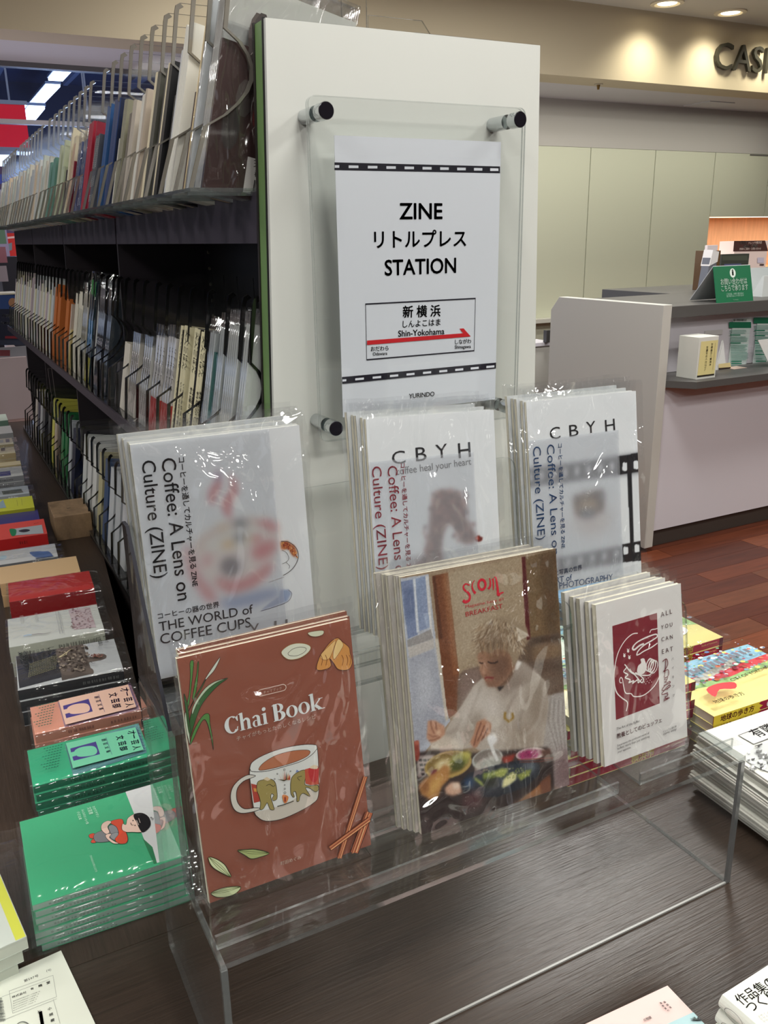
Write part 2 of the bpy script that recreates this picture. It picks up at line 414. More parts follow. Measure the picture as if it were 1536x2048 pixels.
lamp('niche_glow', 'AREA', (nx0+1.3,4.98,1.53), 13, (1,.86,.68), 2.6, sy=.1)
MB().box((6.2,4.795,2.045),(6.9,4.80,2.056)).obj('hinge_rail', mat('rail_gray', (110,108,104), .5), cb)
# troffers
M_dif = mat('light_diffuser', (255,252,244), emit=2.6); M_frame = mat('troffer_frame', (225,225,220), .5)
fr = MB().box((-.33,-.18,-.02),(.33,-.155,0)).box((-.33,.155,-.02),(.33,.18,0)).box((-.33,-.155,-.02),(-.305,.155,0)).box((.305,-.155,-.02),(.33,.155,0)).mesh('frame'); fr.materials.append(M_frame)
df = MB().box((-.30,-.15,-.012),(.30,.15,-.004)).mesh('diffuser'); df.materials.append(M_dif)
allT = [(x, y) for x, y, _ in TROFFERS]
for gy in range(6):
    for gx in (-3.6,-1.8,0,1.8,3.6): allT.append((gx, -4.2-1.75*gy))
for i, (x, y) in enumerate(allT):
    t = thing('ceiling_light', 'recessed ceiling light panel above the picture, %s of the overhead lights counting from the display' % ('first' if i == 0 else ORD[i]), 'light', (x, y, CEIL), group='recessed ceiling lights of the shop')
    for nm, me in (('frame', fr), ('diffuser', df)):
        o = bpy.data.objects.new(nm, me); C.objects.link(o); o.parent = t
# downlights
for i, (x, y) in enumerate(DOWN):
    n_ = ['left','second','third','fourth'][i]
    t = thing('downlight', ['round recessed downlight at top of picture, left of the two in view','round recessed downlight at top right, nearer the cash lettering','round recessed downlight over the letter S of the lettering','round recessed downlight beyond the right edge of the picture'][i], 'light', (x, y, CEIL))
    m = MB(); 
    for k in range(28):
        a0, a1 = 2*math.pi*k/28, 2*math.pi*(k+1)/28
        n = len(m.v)
        for r_, z_ in ((.105,0),(.105,-.008),(.08,-.012),(.07,0)):
            for a_ in (a0, a1): m.v.append((r_*math.cos(a_), r_*math.sin(a_), z_))
        for q_ in range(3): m.f.append((n+2*q_, n+2*q_+1, n+2*q_+3, n+2*q_+2)); m.m.append(0)
    m.obj('ring', mat('downlight_ring', (225,215,190), .4), t).matrix_parent_inverse.identity()
    MB().cyl((0,0,-.002),(0,0,-.006),.06).obj('lens', mat('downlight_glow', (255,240,205), emit=6), t).matrix_parent_inverse.identity()
t = thing('downlight', 'round recessed downlight straight above the zine display, over the picture', 'light', (-0.2,-0.23,CEIL))
MB().cyl((0,0,0),(0,0,-.008),.09).obj('ring', mat('downlight_ring', (225,215,190), .4), t).matrix_parent_inverse.identity()
# CASH lettering standing off the soffit
V, F = textmesh('CASHIER', 0)
a = at(1427,137,'y',3.985); hgt = at(1427,83,'y',3.985).z-a.z
x0 = min(v[0] for v in V); y1 = max(v[1] for v in V); sc = hgt/y1
mb = MB()
for f in F:
    pass
me = bpy.data.meshes.new('lettering'); n = len(V); wx = 1.12
T3 = lambda v, d: (a.x+(v[0]-x0)*sc*wx, 3.97+d, a.z+v[1]*sc)
bm = bmesh.new(); vs = [bm.verts.new(T3(v, 0)) for v in V]
for f in F:
    try: bm.faces.new([vs[i] for i in f])
    except ValueError: pass
r_ = bmesh.ops.extrude_face_region(bm, geom=list(bm.faces)); bmesh.ops.translate(bm, vec=(0,.022,0), verts=[g for g in r_['geom'] if isinstance(g, bmesh.types.BMVert)])
bmesh.ops.recalc_face_normals(bm, faces=bm.faces); bm.to_mesh(me); bm.free()
o = newobj('wall_lettering', me, None, mat('dark_letter', (52,50,40), .5)); tag(o, 'dark raised capital letters reading CASH on the beige soffit', 'lettering')

# ---------------- window to the mall, mall ----------------
za, zb = at(0,118,'y',4.8).z, at(0,131,'y',4.8).z
wn = struct(MB().box((-8,4.8,zb),(2.6,4.86,2.45)).obj('window_1', mat('window_header', (120,122,124), .6)))
zr = at(0,243,'y',4.83).z
MB().box((-8,4.8,zr-.012),(2.6,4.85,zr+.012)).obj('transom', mat('rail_white', (200,200,205), .4), wn)
MB().box((-8,4.82,0),(2.6,4.826,zb)).obj('glass', clear('window_glass', (.80,.86,.97), .008, .01, .025, (.5,.6,.9)), wn)
MH = 5.6
struct(MB().box((-22,4.9,MH+.5),(14,30,MH+.6)).obj('ceiling_mall', mat('mall_ceiling', (60,78,128), .9)))
struct(MB().box((-22,29.9,0),(14,30,MH+.6)).obj('wall_mall', mat('mall_wall', (50,56,84), .9)))
struct(MB().box((-22,9,-.05),(14,30,0)).obj('floor_mall', mat('mall_floor', (120,122,130), .4)))
tr = MB(); bmm = mat('truss_steel', (128,146,190), .6)  # bluish haze of the mall is put into beam and ceiling colours
ts = thing('roof_truss', 'blue-grey steel roof beams under the dark mall ceiling', 'beam', (0,10,MH))
for k in range(13):
    y = 6+k*1.5; MB().box((-14,y,MH),(9,y+.09,MH+.18)).obj('beam', bmm, ts)
for k in range(9):
    x = -9+k*1.9; MB().box((x,5.5,MH+.18),(x+.12,28,MH+.36)).obj('joist', bmm, ts)
pp = MB().box((-14,7.3,MH-.35),(9,7.36,MH-.29)).box((-14,12.1,MH-.3),(9,12.2,MH-.2)); pp.obj('pipe', mat('pipe_grey', (150,160,190), .5), ts)
# fluorescent battens running away from the viewer
bt = [((136,134),(111,162)), ((107,173),(71,212)), ((74,217),(51,247)), ((17,298),(-8,336))]
for i, (pa, pb) in enumerate(bt):
    zl = (MH-.3, MH-.3, 4.3, 3.5)[i]; a, b = at(pa[0],pa[1],'z',zl), at(pb[0],pb[1],'z',zl); d = (b-a)
    nn = Vector((-d.y, d.x, 0)).normalized()*.17
    t = thing('fluorescent_batten', ['white fluorescent strip light in the mall ceiling, topmost of the slanting row','white fluorescent strip light in the mall ceiling, second from top of the slanting row','white fluorescent strip light in the mall ceiling, just right of the red sign','white fluorescent strip light in the mall ceiling, below the red sign'][i], 'light', tuple((a+b)/2))
    def slab(z0, z1, k):
        m = MB(); m.v = [tuple(q_+Vector((0,0,z))) for z in (z0,z1) for q_ in (a+nn*k, b+nn*k, b-nn*k, a-nn*k)]
        m.f = [(0,1,2,3),(4,5,6,7),(0,1,5,4),(1,2,6,5),(2,3,7,6),(3,0,4,7)]; m.m = [0]*6; return m
    slab(0,.06,1).obj('tube', mat('batten_glow', (226,236,255), emit=5), t); slab(.06,.12,1.15).obj('housing', mat('batten_housing', (170,180,200), .5), t)
# red hanging sign
a, b = at(-60,205,'y',7), at(49,210,'y',7); zt_, zb_ = a.z, at(0,294,'y',7).z
t = thing('hanging_sign', 'bright red hanging sign board with white lower edge beyond the glass', 'sign', ((a.x+b.x)/2,7,zb_))
MB().box((a.x,7,zb_),(b.x,7.3,zt_)).obj('board', mat('sign_red', (232,10,34), .35, emit=.55), t)
MB().box((a.x,6.99,zb_-.03),(b.x+.02,7.31,zb_)).box((a.x,6.99,zt_),(b.x+.02,7.31,zt_+.03)).obj('edge', mat('sign_edge', (200,200,205), .4), t)
for x in (a.x+.3, b.x-.25): MB().cyl((x,7.15,zt_+.03),(x,7.15,MH),.008,n=6).obj('hanger', mat('rail_white', (200,200,205), .4), t)
for i, px in enumerate((161,165)):
    q_ = at(px,140,'y',6.3); q2 = at(px+7,190,'y',6.3)
    MB().cyl((q_.x,6.3,MH),(q2.x,6.3,q2.z-.1),.006,n=6).obj('cable', mat('rail_white', (200,200,205), .4), ts)
# things under the mall glass at far left
def card(name, label, cat, q, y, col, d=.02, art=None):
    """upright board filling the pixel box q=(x0,y0,x1,y1) at depth y"""
    a, b = at(q[0],q[3],'y',y), at(q[2],q[1],'y',y)
    t = thing(name, label, cat, (a.x, y, a.z)); MB().box((a.x,y,a.z),(b.x,y+d,b.z)).obj('board', mat('board_print', col, .5), t)
    if art:
        A = Art(Plane((a.x,y,a.z),(1,0,0),(0,0,1)), h0=.001, dh=.0004); art(A); A.obj('print', t)
    return t
card('red_poster','red poster on the display beyond the far end of the bookshelf','poster',(9,466,36,513),4.3,(206,40,38),.02, lambda A: (A.fill([(15,488),(24,485),(24,500),(15,503)],(120,140,150)),A.fill([(12,474),(32,472),(32,476),(12,478)],(240,200,200))))
card('display_case','dark blue display case under the red poster','cabinet',(6,513,60,563),4.35,(20,26,46),.3)
card('lavender_poster','lavender poster with green and grey patches at the left picture edge','poster',(-30,440,10,562),4.25,(150,140,175),.02, lambda A:(A.fill([(-20,500),(7,498),(7,530),(-20,530)],(80,130,80)),A.fill(arc(2,548,7,9),(190,180,185)),A.fill([(0,520),(5,520),(5,527),(0,527)],(200,60,70))))
card('poster_wall','dark crimson and blue shelving seen past the far end of the bookshelf','shelf',(-60,333,30,470),4.6,(70,52,92),.2, lambda A:(A.fill([(-50,350),(22,348),(22,368),(-50,368)],(52,70,160)),A.fill([(-50,375),(16,380),(16,395),(-50,392)],(150,150,185)),A.fill([(-50,412),(12,410),(12,440),(-50,440)],(170,40,66)),A.fill([(-50,398),(14,398),(14,404),(-50,404)],(60,40,80))))

# ---------------- cash counter ----------------
CT = 1.1085; M_cw = mat('counter_white', (214,210,216), .5); M_cg = mat('counter_grey_top', (84,82,80), .45); M_side = mat('counter_side', (196,194,186), .6)
cc = thing('cash_counter', 'white service counter with dark grey top and ledge', 'counter', (2.45,1.9,0))
pl = [(1.9,0.02),(1.9,1.125),(2.60,1.125),(2.66,1.06),(2.66,.02)]
MB().prism(pl, .05, fn=lambda u,v,h:(2.40+h,u,v)).obj('end_panel', M_side, cc, .002)
MB().box((2.45,1.92,.09),(8.5,1.96,.765)).obj('lower_front', M_cw, cc)
MB().box((2.45,2.065,.80),(8.5,2.10,1.057)).obj('upper_front', M_cw, cc)
MB().box((2.45,1.95,0),(8.5,1.99,.09)).obj('kick_plate', mat('kick_dark', (74,66,60), .6), cc)
MB().box((2.45,1.98,1.057),(8.5,2.60,CT)).box((3.15,2.60,1.057),(8.5,3.14,CT)).obj('counter_top', M_cg, cc, .002)
MB().prism([(2.45,1.90),(2.53,1.80),(8.5,1.80),(8.5,2.10),(2.45,2.10)], .03, fn=lambda u,v,h:(u,v,.768+h)).obj('ledge', M_cg, cc)
t = thing('back_cabinet', 'low white cabinet behind the left end of the counter', 'cabinet', (2.4,3.2,0))
zc = at(1080,692,'y',3.2).z; xr = at(1102,700,'y',3.2).x
MB().box((1.6,3.2,0),(xr,3.7,zc)).obj('carcass', M_side, t); MB().box((1.59,3.19,zc),(xr+.01,3.72,zc+.02)).obj('top', M_cw, t)
MB().box((xr-.06,3.17,zc+.02),(xr-.03,3.2,zc+.09)).obj('latch', mat('latch_dark', (60,58,56), .4), t)
t = thing('wall_skirting', 'pale ledge strip between cupboards and counter', 'trim', (2.7,4.75,1.0))
zz = at(1080,640,'y',4.75).z; MB().box((2.62,4.70,zz-.02),(4.3,4.798,zz+.01)).obj('strip', M_side, t)
# green information sign
q = [(1417,534),(1493,536),(1503,602),(1430,607)]
A0 = at(1430,606,'y',2.0); B0 = at(1503,602,'y',2.0); wd = B0.x-A0.x; z0 = CT; tl = R(14); hh = .165
o_ = Vector((A0.x, 1.99, z0)); uy = Vector((0, math.sin(tl), math.cos(tl)))
t = thing('information_sign', 'green A-frame information sign with white lettering on the counter', 'sign', tuple(o_))
pl = Plane(o_, (1,0,0), uy)
def slabp(pl, u0, v0, u1, v1, h0, h1):
    m = MB(); m.v = [tuple(pl.p(u,v,h)) for h in (h0,h1) for u,v in ((u0,v0),(u1,v0),(u1,v1),(u0,v1))]
    m.f = [(0,1,2,3),(4,5,6,7),(0,1,5,4),(1,2,6,5),(2,3,7,6),(3,0,4,7)]; m.m = [0]*6; return m
slabp(pl,0,0,wd,hh,-.003,0).obj('front_panel', mat('sign_green', (22,112,72), .4), t)
plb = Plane(o_+uy*hh, (1,0,0), (0, math.sin(R(38)), -math.cos(R(38))))
slabp(plb,0,0,wd,hh*1.20,0,.003).obj('back_panel', mat('sign_back', (190,192,194), .4), t)
MB().box((0,0,0),(.001,.001,.001))
A = Art(pl, uv=True, h0=.0006, dh=.0003); W_ = (232,246,236)
A.fill(arc(wd*.5,hh*.80,.019,.021,n=30),W_); A.text('i',(wd*.475,hh*.74),(wd*.525,hh*.74),(40,60,50),.05,hgt=.026)
A.text('お問い合わせは',(wd*.15,hh*.50),(wd*.87,hh*.50),W_,.03,hgt=.027); A.text('こちらで承ります',(wd*.15,hh*.32),(wd*.88,hh*.32),W_,.03,hgt=.026)
A.text('ご注文品、お取り置き品の',(wd*.27,hh*.205),(wd*.74,hh*.205),(180,214,196),0); A.text('受け取りはレジで承ります',(wd*.27,hh*.145),(wd*.74,hh*.145),(180,214,196),0)
A.text('YURINDO',(wd*.44,hh*.04),(wd*.58,hh*.04),(180,214,196),.01); A.obj('print', t)
# brochure holder, monitor, brown box, niche brochure box
def boxthing(name, label, cat, q, y, d, col, part='body', art=None, z=None, rough=.5):
    a, b = at(q[0],q[3],'y',y), at(q[2],q[1],'y',y); z0 = a.z if z is None else z
    t = thing(name, label, cat, ((a.x+b.x)/2, y, z0)); MB().box((a.x,y,z0),(b.x,y+d,b.z)).obj(part, mat(name+'_col', col, rough), t, .001)
    if art: A = Art(Plane((a.x,y,z0),(1,0,0),(0,0,1)), h0=.001, dh=.0004); art(A); A.obj('print', t)
    return t, a, b
t = thing('brochure_holder', 'pale grey upright leaflet holder on the counter behind the green sign', 'holder', (3.4,2.25,CT))
a, b = at(1497,598,'y',2.2), at(1560,536,'y',2.2)
MB().prism([(2.2,CT),(2.30,b.z),(2.315,b.z),(2.215,CT)], b.x-a.x+.1, fn=lambda u,v,h:(a.x+h,u,v)).obj('back', mat('holder_grey', (150,156,156), .4), t)
MB().prism([(2.13,CT+.10),(2.14,CT+.10),(2.2,CT),(2.13,CT)], .09, fn=lambda u,v,h:(a.x+.01+h,u,v)).obj('tray', mat('holder_white', (214,218,216), .4), t)
boxthing('monitor', 'dark cash register monitor behind the green sign', 'monitor', (1441,507,1499,540), 2.75, .05, (58,60,52), 'screen', lambda A: (A.fill([(1444,512),(1494,511),(1496,521),(1444,521)],(74,78,66)),A.fill([(1448,528),(1482,527),(1482,534),(1448,534)],(84,86,120))), z=CT)
boxthing('brown_box', 'small brown cardboard box beside the monitor at the niche edge', 'box', (1416,501,1442,540), 2.65, .10, (92,66,34), 'body', lambda A: A.text('袋類',(1419,526),(1430,526),(30,22,14),.02), z=CT)
boxthing('paper_stack', 'small white pad standing behind the brown box', 'paper', (1414,490,1436,506), 2.9, .02, (226,214,216), 'sheet', z=CT)
t, a, b = boxthing('guide_leaflet_box', 'pinkish leaflet box with brown header panel in the lit niche', 'box', (1465,481,1537,540), 3.0, .12, (232,208,200), 'body', lambda A: (A.fill([(1466,503),(1468,482),(1530,481),(1536,502)],(74,44,40)),
    A.text('有隣堂',(1479,488),(1494,488),(240,224,214),.02), A.text('トレッサ横浜店',(1497,488),(1523,487),(220,200,190),0), A.text('店内のご案内',(1486,495.5),(1514,494.5),(245,232,222),.04), A.text('売場のご案内・お問い合わせ',(1478,500),(1521,499),(220,200,190),0),
    A.fill([(1514,515),(1527,515),(1527,526),(1514,526)],(200,190,205)), A.fill([(1519,528),(1527,528),(1527,531),(1519,531)],(70,50,50))), z=CT)
t = thing('tall_bottle_bag', 'grey and white bag standing at the niche edge behind the green sign', 'bag', (2.9,2.5,CT))
a, b = at(1408,590,'y',2.45), at(1418,508,'y',2.45)
MB().prism([(a.x,CT),(a.x+.05,CT),(a.x+.07,b.z-.05),(a.x+.06,b.z),(a.x+.02,b.z-.02)], .05, fn=lambda u,v,h:(u,2.45+h,v)).obj('body', mat('bag_grey', (110,112,120), .5), t)
MB().prism([(a.x+.015,b.z-.06),(a.x+.07,b.z-.04),(a.x+.075,b.z+.01),(a.x+.03,b.z+.02)], .06, fn=lambda u,v,h:(u,2.445+h,v)).obj('top', mat('bag_white', (226,222,220), .5), t)
# white box with yellow label on the ledge
LZ = .798
a = at(1392,760,'z',LZ); b = at(1430,755,'z',LZ); zt = at(1400,675,'y',a.y).z
ang = math.atan2(b.y-a.y, b.x-a.x); t = thing('tissue_box', 'tall white box with pale yellow label on the grey ledge', 'box', (a.x,a.y,LZ), (0,0,ang)); wd = (b-a).length
mbx = MB().box((0,0,0),(wd,.115,zt-LZ)); o = mbx.obj('body', mat('box_white', (222,222,214), .5), t, .002); o.matrix_parent_inverse.identity()
A = Art(Plane((0,0,0),(1,0,0),(0,0,1)), uv=True, h0=.0008, dh=.0003); H_ = zt-LZ
A.fill([(wd*.04,H_*.06),(wd*.93,H_*.06),(wd*.97,H_*.9),(wd*.08,H_*.9)],(226,214,150)); A.fill([(wd*.03,H_*.06),(wd*.93,H_*.06),(wd*.93,H_*.1),(wd*.03,H_*.1)],(40,34,24))
A.text('お客様のご意見を',(wd*.62,H_*.84),(wd*.62,H_*.3),(70,62,40),.02); A.text('お聞かせください。',(wd*.38,H_*.78),(wd*.38,H_*.2),(70,62,40),.02)
A.line([(wd*.82,H_*.84),(wd*.82,H_*.2)],.0012,(120,110,80)); A.obj('label_print', t).matrix_parent_inverse.identity()
t = thing('card_stand', 'white card stand with leaflets beside the tissue box', 'stand', tuple(at(1443,745,'z',LZ)))
a, b = at(1434,752,'y',1.99), at(1456,680,'y',1.99)
MB().prism([(a.x,LZ),(b.x+.02,LZ),(b.x-.02,b.z),(a.x+.03,b.z)], .01, fn=lambda u,v,h:(u,2.0+h,v)).obj('card', mat('card_white', (230,230,226), .5), t)
A = Art(Plane((a.x,1.998,LZ),(1,0,0),(0,0,1)), h0=.001, dh=.0004); A.fill([(1437,728),(1460,725),(1462,735),(1437,738)],(226,206,150)); A.fill([(1437,736),(1461,734),(1461,738),(1437,740)],(50,36,30)); A.obj('print', t)
boxthing('pink_note_pad', 'small pink note pad on the grey ledge', 'pad', (1468,735,1494,746), 1.97, .06, (226,200,184), 'block', z=LZ)
def notice(label, q, hdr, nb):
    t, a, b = boxthing('notice_sheet', label, 'notice', q, 2.059, .004, (214,226,222), 'sheet')
    A = Art(Plane((a.x,2.059,a.z),(1,0,0),(0,0,1)), h0=.001, dh=.0004)
    x0,y0,x1,y1 = q; A.fill([(x0+2,y0+hdr),(x1-1,y0+hdr),(x1-1,y0+hdr+12),(x0+2,y0+hdr+12)],(24,112,80))
    if hdr > 2: A.text('個人情報保護方針',(x0+10,y0+hdr-2),(x1-10,y0+hdr-2),(60,70,66),.01)
    y = y0+hdr+16; rs = random.Random(nb)
    while y < y1-6:
        big = rs.random() < .22
        A.fill([(x0+3,y),(x0+(24 if big else 30+rs.random()*10),y),(x0+(24 if big else 36),y+(2.2 if big else 1.2)),(x0+3,y+(2.2 if big else 1.2))],(40,130,100) if big else (120,170,155)); y += 4.4 if big else 2.9
    A.obj('print', t)
notice('white notice sheet with green header on the counter front', (1456,636,1503,740), 8, 3)
notice('second notice sheet with green text lines at the right picture edge', (1505,634,1560,736), 1, 5)
boxthing('switch_plate', 'pale wall plate on the counter front above the tissue box', 'plate', (1410,659,1446,672), 2.058, .006, (200,198,196), 'plate')
t = thing('leaflet_stack', 'fanned white leaflets in a clear stand at the right edge of the ledge', 'leaflets', tuple(at(1530,735,'z',LZ)))
for k in range(4):
    a = at(1516+k*5,680+k,'y',1.93); b = at(1540+k*5,738,'y',1.93)
    MB().prism([(b.x,LZ+.001),(b.x+.14,LZ+.001),(a.x+.14,a.z),(a.x,a.z)], .003, fn=lambda u,v,h,k=k:(u,1.93+k*.012+h,v)).obj('leaflet', mat('card_white', (230,230,226), .5), t)
# ---------------- tables ----------------
TZ = .74
def wood(name, col, ax, rough=.32):
    st = (1.2,28,28) if ax == 'x' else (28,1.2,28)
    return mat(name, col, rough, bump=.25, bscale=16, var=.28, vscale=11, stretch=st)
M_tf = wood('dark_wood_across', (54,44,37), 'x'); M_ts = wood('dark_wood_along', (56,45,38), 'y')
t = thing('display_table', 'dark brown wood display table under the acrylic riser', 'table', (.1,-.6,0))
MB().box((-1.3,-1.5,.70),(.74,-.138,TZ)).obj('front_top', M_tf, t)
MB().prism([(-1.3,-.1375),(-.045,-.1375),(-.045,.03),(-.165,.03),(-.165,.33),(-.198,.358),(-.05,1.78),(.045,2.82),(-1.3,2.82)], .04, fn=lambda u,v,h:(u,v,.70+h)).obj('side_top', M_ts, t)
MB().box((-.0445,-.1375,.70),(.74,.03,TZ)).box((.31,.03,.70),(.70,.30,TZ)).obj('right_top', M_tf, t)
M_td = mat('table_body', (44,34,30), .6)
MB().box((-1.25,-1.45,.05),(.70,.0,.70)).obj('base', M_td, t); MB().box((-1.25,0,.05),(-.30,2.8,.70)).obj('side_base', M_td, t)

# ---------------- bookshelf ----------------
XT, XB = -.055, -.088
sh = thing('bookshelf', 'long dark bookshelf with a white end panel edged in green', 'bookshelf', (.12,.04,0))
M_dark = mat('shelf_black', (14,11,12), .5); M_fas = mat('fascia_purple_grey', (58,52,62), .42, var=.06, vscale=5); M_panel = mat('panel_white', (212,214,208), .38, bump=.02, bscale=60)
M_green = mat('edge_green', (108,140,84), .45)
prof = [(-.105,.05),(-.0875,.74),(-.0702,1.222),(-.0553,1.635),(.288,1.635),(.2985,1.222),(.311,.74),(.32,.05)]
MB().prism(prof, .006, fn=lambda u,v,h:(u,.035+h,v)).obj('end_panel', M_panel, sh)
ins = [(-.1065,.05),(-.089,.74),(-.0717,1.222),(-.0568,1.6365),(.2895,1.6365),(.3,1.222),(.3125,.74),(.3215,.05)]
MB().prism(ins, .002, fn=lambda u,v,h:(u,.041+h,v)).obj('black_edging', mat('edge_black', (8,8,8), .4), sh)
MB().prism(prof, .024, fn=lambda u,v,h:(u,.043+h,v)).obj('green_edging', M_green, sh)
MB().prism(ins, .004, fn=lambda u,v,h:(u,.067+h,v)).obj('inner_edging', mat('edge_dark', (30,24,22), .5), sh)
YE = 2.66
MB().box((.10,.071,.05),(.115,YE,1.46)).obj('spine_board', M_dark, sh)
MB().box((-.052,.071,1.462),(.30,YE,1.474)).obj('top_board', M_fas, sh)
BAYS = [(.071,.835),(.845,1.49),(1.50,2.12),(2.13,2.65)]
for (y0,y1) in BAYS:
    MB().prism([(-.0655,1.418),(-.0625,1.4735),(-.052,1.4735),(-.055,1.418)], y1-y0, fn=lambda u,v,h:(u,y0+h,v)).obj('fascia', M_fas, sh)
for y in (.840,1.495,2.125,2.655):
    MB().prism([(.10,.74),(-.088,.74),(-.0702,1.222),(-.0640,1.418),(-.052,1.462),(.10,1.462)], .009, fn=lambda u,v,h:(u,y-.0045+h,v)).obj('upright', mat('upright_dark', (34,28,34), .45), sh)
    for z in [1.40-.035*k for k in range(12)]:
        for x in (-.03,): pass
# shelf boards with pale front lips
MB().prism([(-.128,1.118),(-.128,1.130),(.10,1.130),(.10,1.118)], 2.58, fn=lambda u,v,h:(u,.072+h,v)).obj('shelf_board', M_dark, sh)
MB().box((-.132,.072,1.116),(-.128,2.65,1.134)).obj('shelf_lip', M_fas, sh)
MB().box((-.128,.072,.741),(.10,2.65,.755)).obj('bottom_board', M_dark, sh)
MB().box((-.12,.072,.05),(.10,2.65,.741)).obj('plinth', mat('plinth_dark', (24,16,16), .6), sh)
# shelf-pin holes on the spine board: brass studs
pin = MB().cyl((0,0,0),(-.003,0,0),.0032,n=10).mesh('shelf_pin'); pin.materials.append(mat('pin_grey', (150,146,128), .35, .6))
for (y0,y1) in BAYS:
    for yy in (y0+.06, (y0+y1)/2+.05 if y0 > .5 else y0+.40, y1-.03):
        for k in range(11):
            z = 1.40-.030*k
            if z < 1.14: z -= .04
            o = bpy.data.objects.new('shelf_pin', pin); C.objects.link(o); o.parent = sh; o.matrix_parent_inverse = sh.matrix_basis.inverted(); o.location = (.10, yy, z)

# ---------------- acrylic divider racks ----------------
def divider_me(pts, t=.003):
    m = MB(); m.prism(pts, t, 0, 1, fn=lambda u,v,h:(u,h,v))
    n = len(pts)-2; fr = pts[:n+0]; rim = list(fr)+[(u+.0042, v-(.004 if i > n-4 else 0)) for i, (u,v) in reversed(list(enumerate(fr)))]
    m.prism(rim, t+.0004, 1, 1, fn=lambda u,v,h:(u,h-.0002,v)); return m.mesh('divider')  # added rim strip, imitates the edge as refracted through the plate
def notch(x0, z0, x1, z1, depth):
    """finger notch between (x0,z0) upper and (x1,z1) lower"""
    out = []
    for k in range(9):
        t = k/8; bu = math.sin(t*math.pi)
        out.append((x0+(x1-x0)*t+depth*bu**.8, z0+(z1-z0)*t))
    return out
top_prof = [(-.133,0),(-.112,.062)]+list(reversed(notch(-.083,.157,-.112,.062,.040)))+[(-.0735,.215),(-.0715,.223),(-.066,.226),(.085,.226),(.085,0)]
mid_prof = [(-.127,0),(-.119,.070)]+list(reversed(notch(-.083,.155,-.119,.070,.030)))+[(-.0735,.220),(-.0715,.226),(-.066,.229),(.09,.229),(.09,0)]
low_prof = [(-.128,0),(-.121,.07)]+list(reversed(notch(-.104,.155,-.121,.07,.03)))+[(-.098,.215),(-.095,.222),(-.090,.225),(.09,.225),(.09,0)]
dme = {}
for k, pr in (('top',top_prof),('middle',mid_prof),('bottom',low_prof)):
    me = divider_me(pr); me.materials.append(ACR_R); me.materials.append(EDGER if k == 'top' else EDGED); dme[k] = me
RZ = {'top':1.476, 'middle':1.132, 'bottom':.757}
RX = {'top':(-.135,.09), 'middle':(-.127,.095), 'bottom':(-.130,.095)}
def rack(kind, y0, y1, ys, bay):
    t = thing('divider_rack', 'clear acrylic divider rack in the %s row, %s bay from the white end panel' % (kind, bay), 'rack', ((RX[kind][0]+RX[kind][1])/2, (y0+y1)/2, RZ[kind]))
    x0, x1 = RX[kind]; z = RZ[kind]
    MB().box((x0,y0,z-.004),(x1,y1,z), edge=(2,1)).obj('base', [ACR, EDGE], t)
    if kind == 'top':
        # thin ribs under the base where the dividers are let in
        m = MB(); 
        for y in ys: m.box((x0,y,z-.0075),(x1,y+.0025,z-.004))
        m.obj('base_rib', EDGE, t)
    for y in ys:
        o = bpy.data.objects.new('divider', dme[kind]); C.objects.link(o); o.parent = t; o.matrix_parent_inverse = t.matrix_basis.inverted(); o.location = (0, y, z)
BN = ['first','second','third','fourth']
TOPY = [.085,.150,.22,.297,.352,.422,.485,.552,.62,.686,.76,.833,.889,.947,1.01,1.075,1.14,1.21,1.28,1.35,1.434,1.50,1.57,1.64,1.71,1.78,1.85,1.92,1.99,2.06,2.13,2.20,2.27,2.34,2.41,2.48,2.55,2.617]
MIDY = [.075,.111,.166,.249,.331,.395,.461,.53,.615,.69,.76,.825]+[.87+.065*k for k in range(10)]+[1.53+.065*k for k in range(9)]+[2.15+.065*k for k in range(8)]
LOWY = [.30,.36,.42,.48,.54,.60,.66,.72,.78]+[.87+.07*k for k in range(9)]+[1.53+.07*k for k in range(9)]+[2.15+.07*k for k in range(7)]
for k, (y0,y1) in enumerate(BAYS):
    y1b = y1-.004
    if k < 4:
        rack('top', y0+.003 if k else .075, y1b, [y for y in TOPY if y0 < y < y1b-.003], BN[k])
        rack('middle', y0+.002, y1b, [y for y in MIDY if y0 < y < y1b-.003], BN[k])
        rack('bottom', max(y0+.002,.28), y1b, [y for y in LOWY if y0 < y < y1b-.003], BN[k])

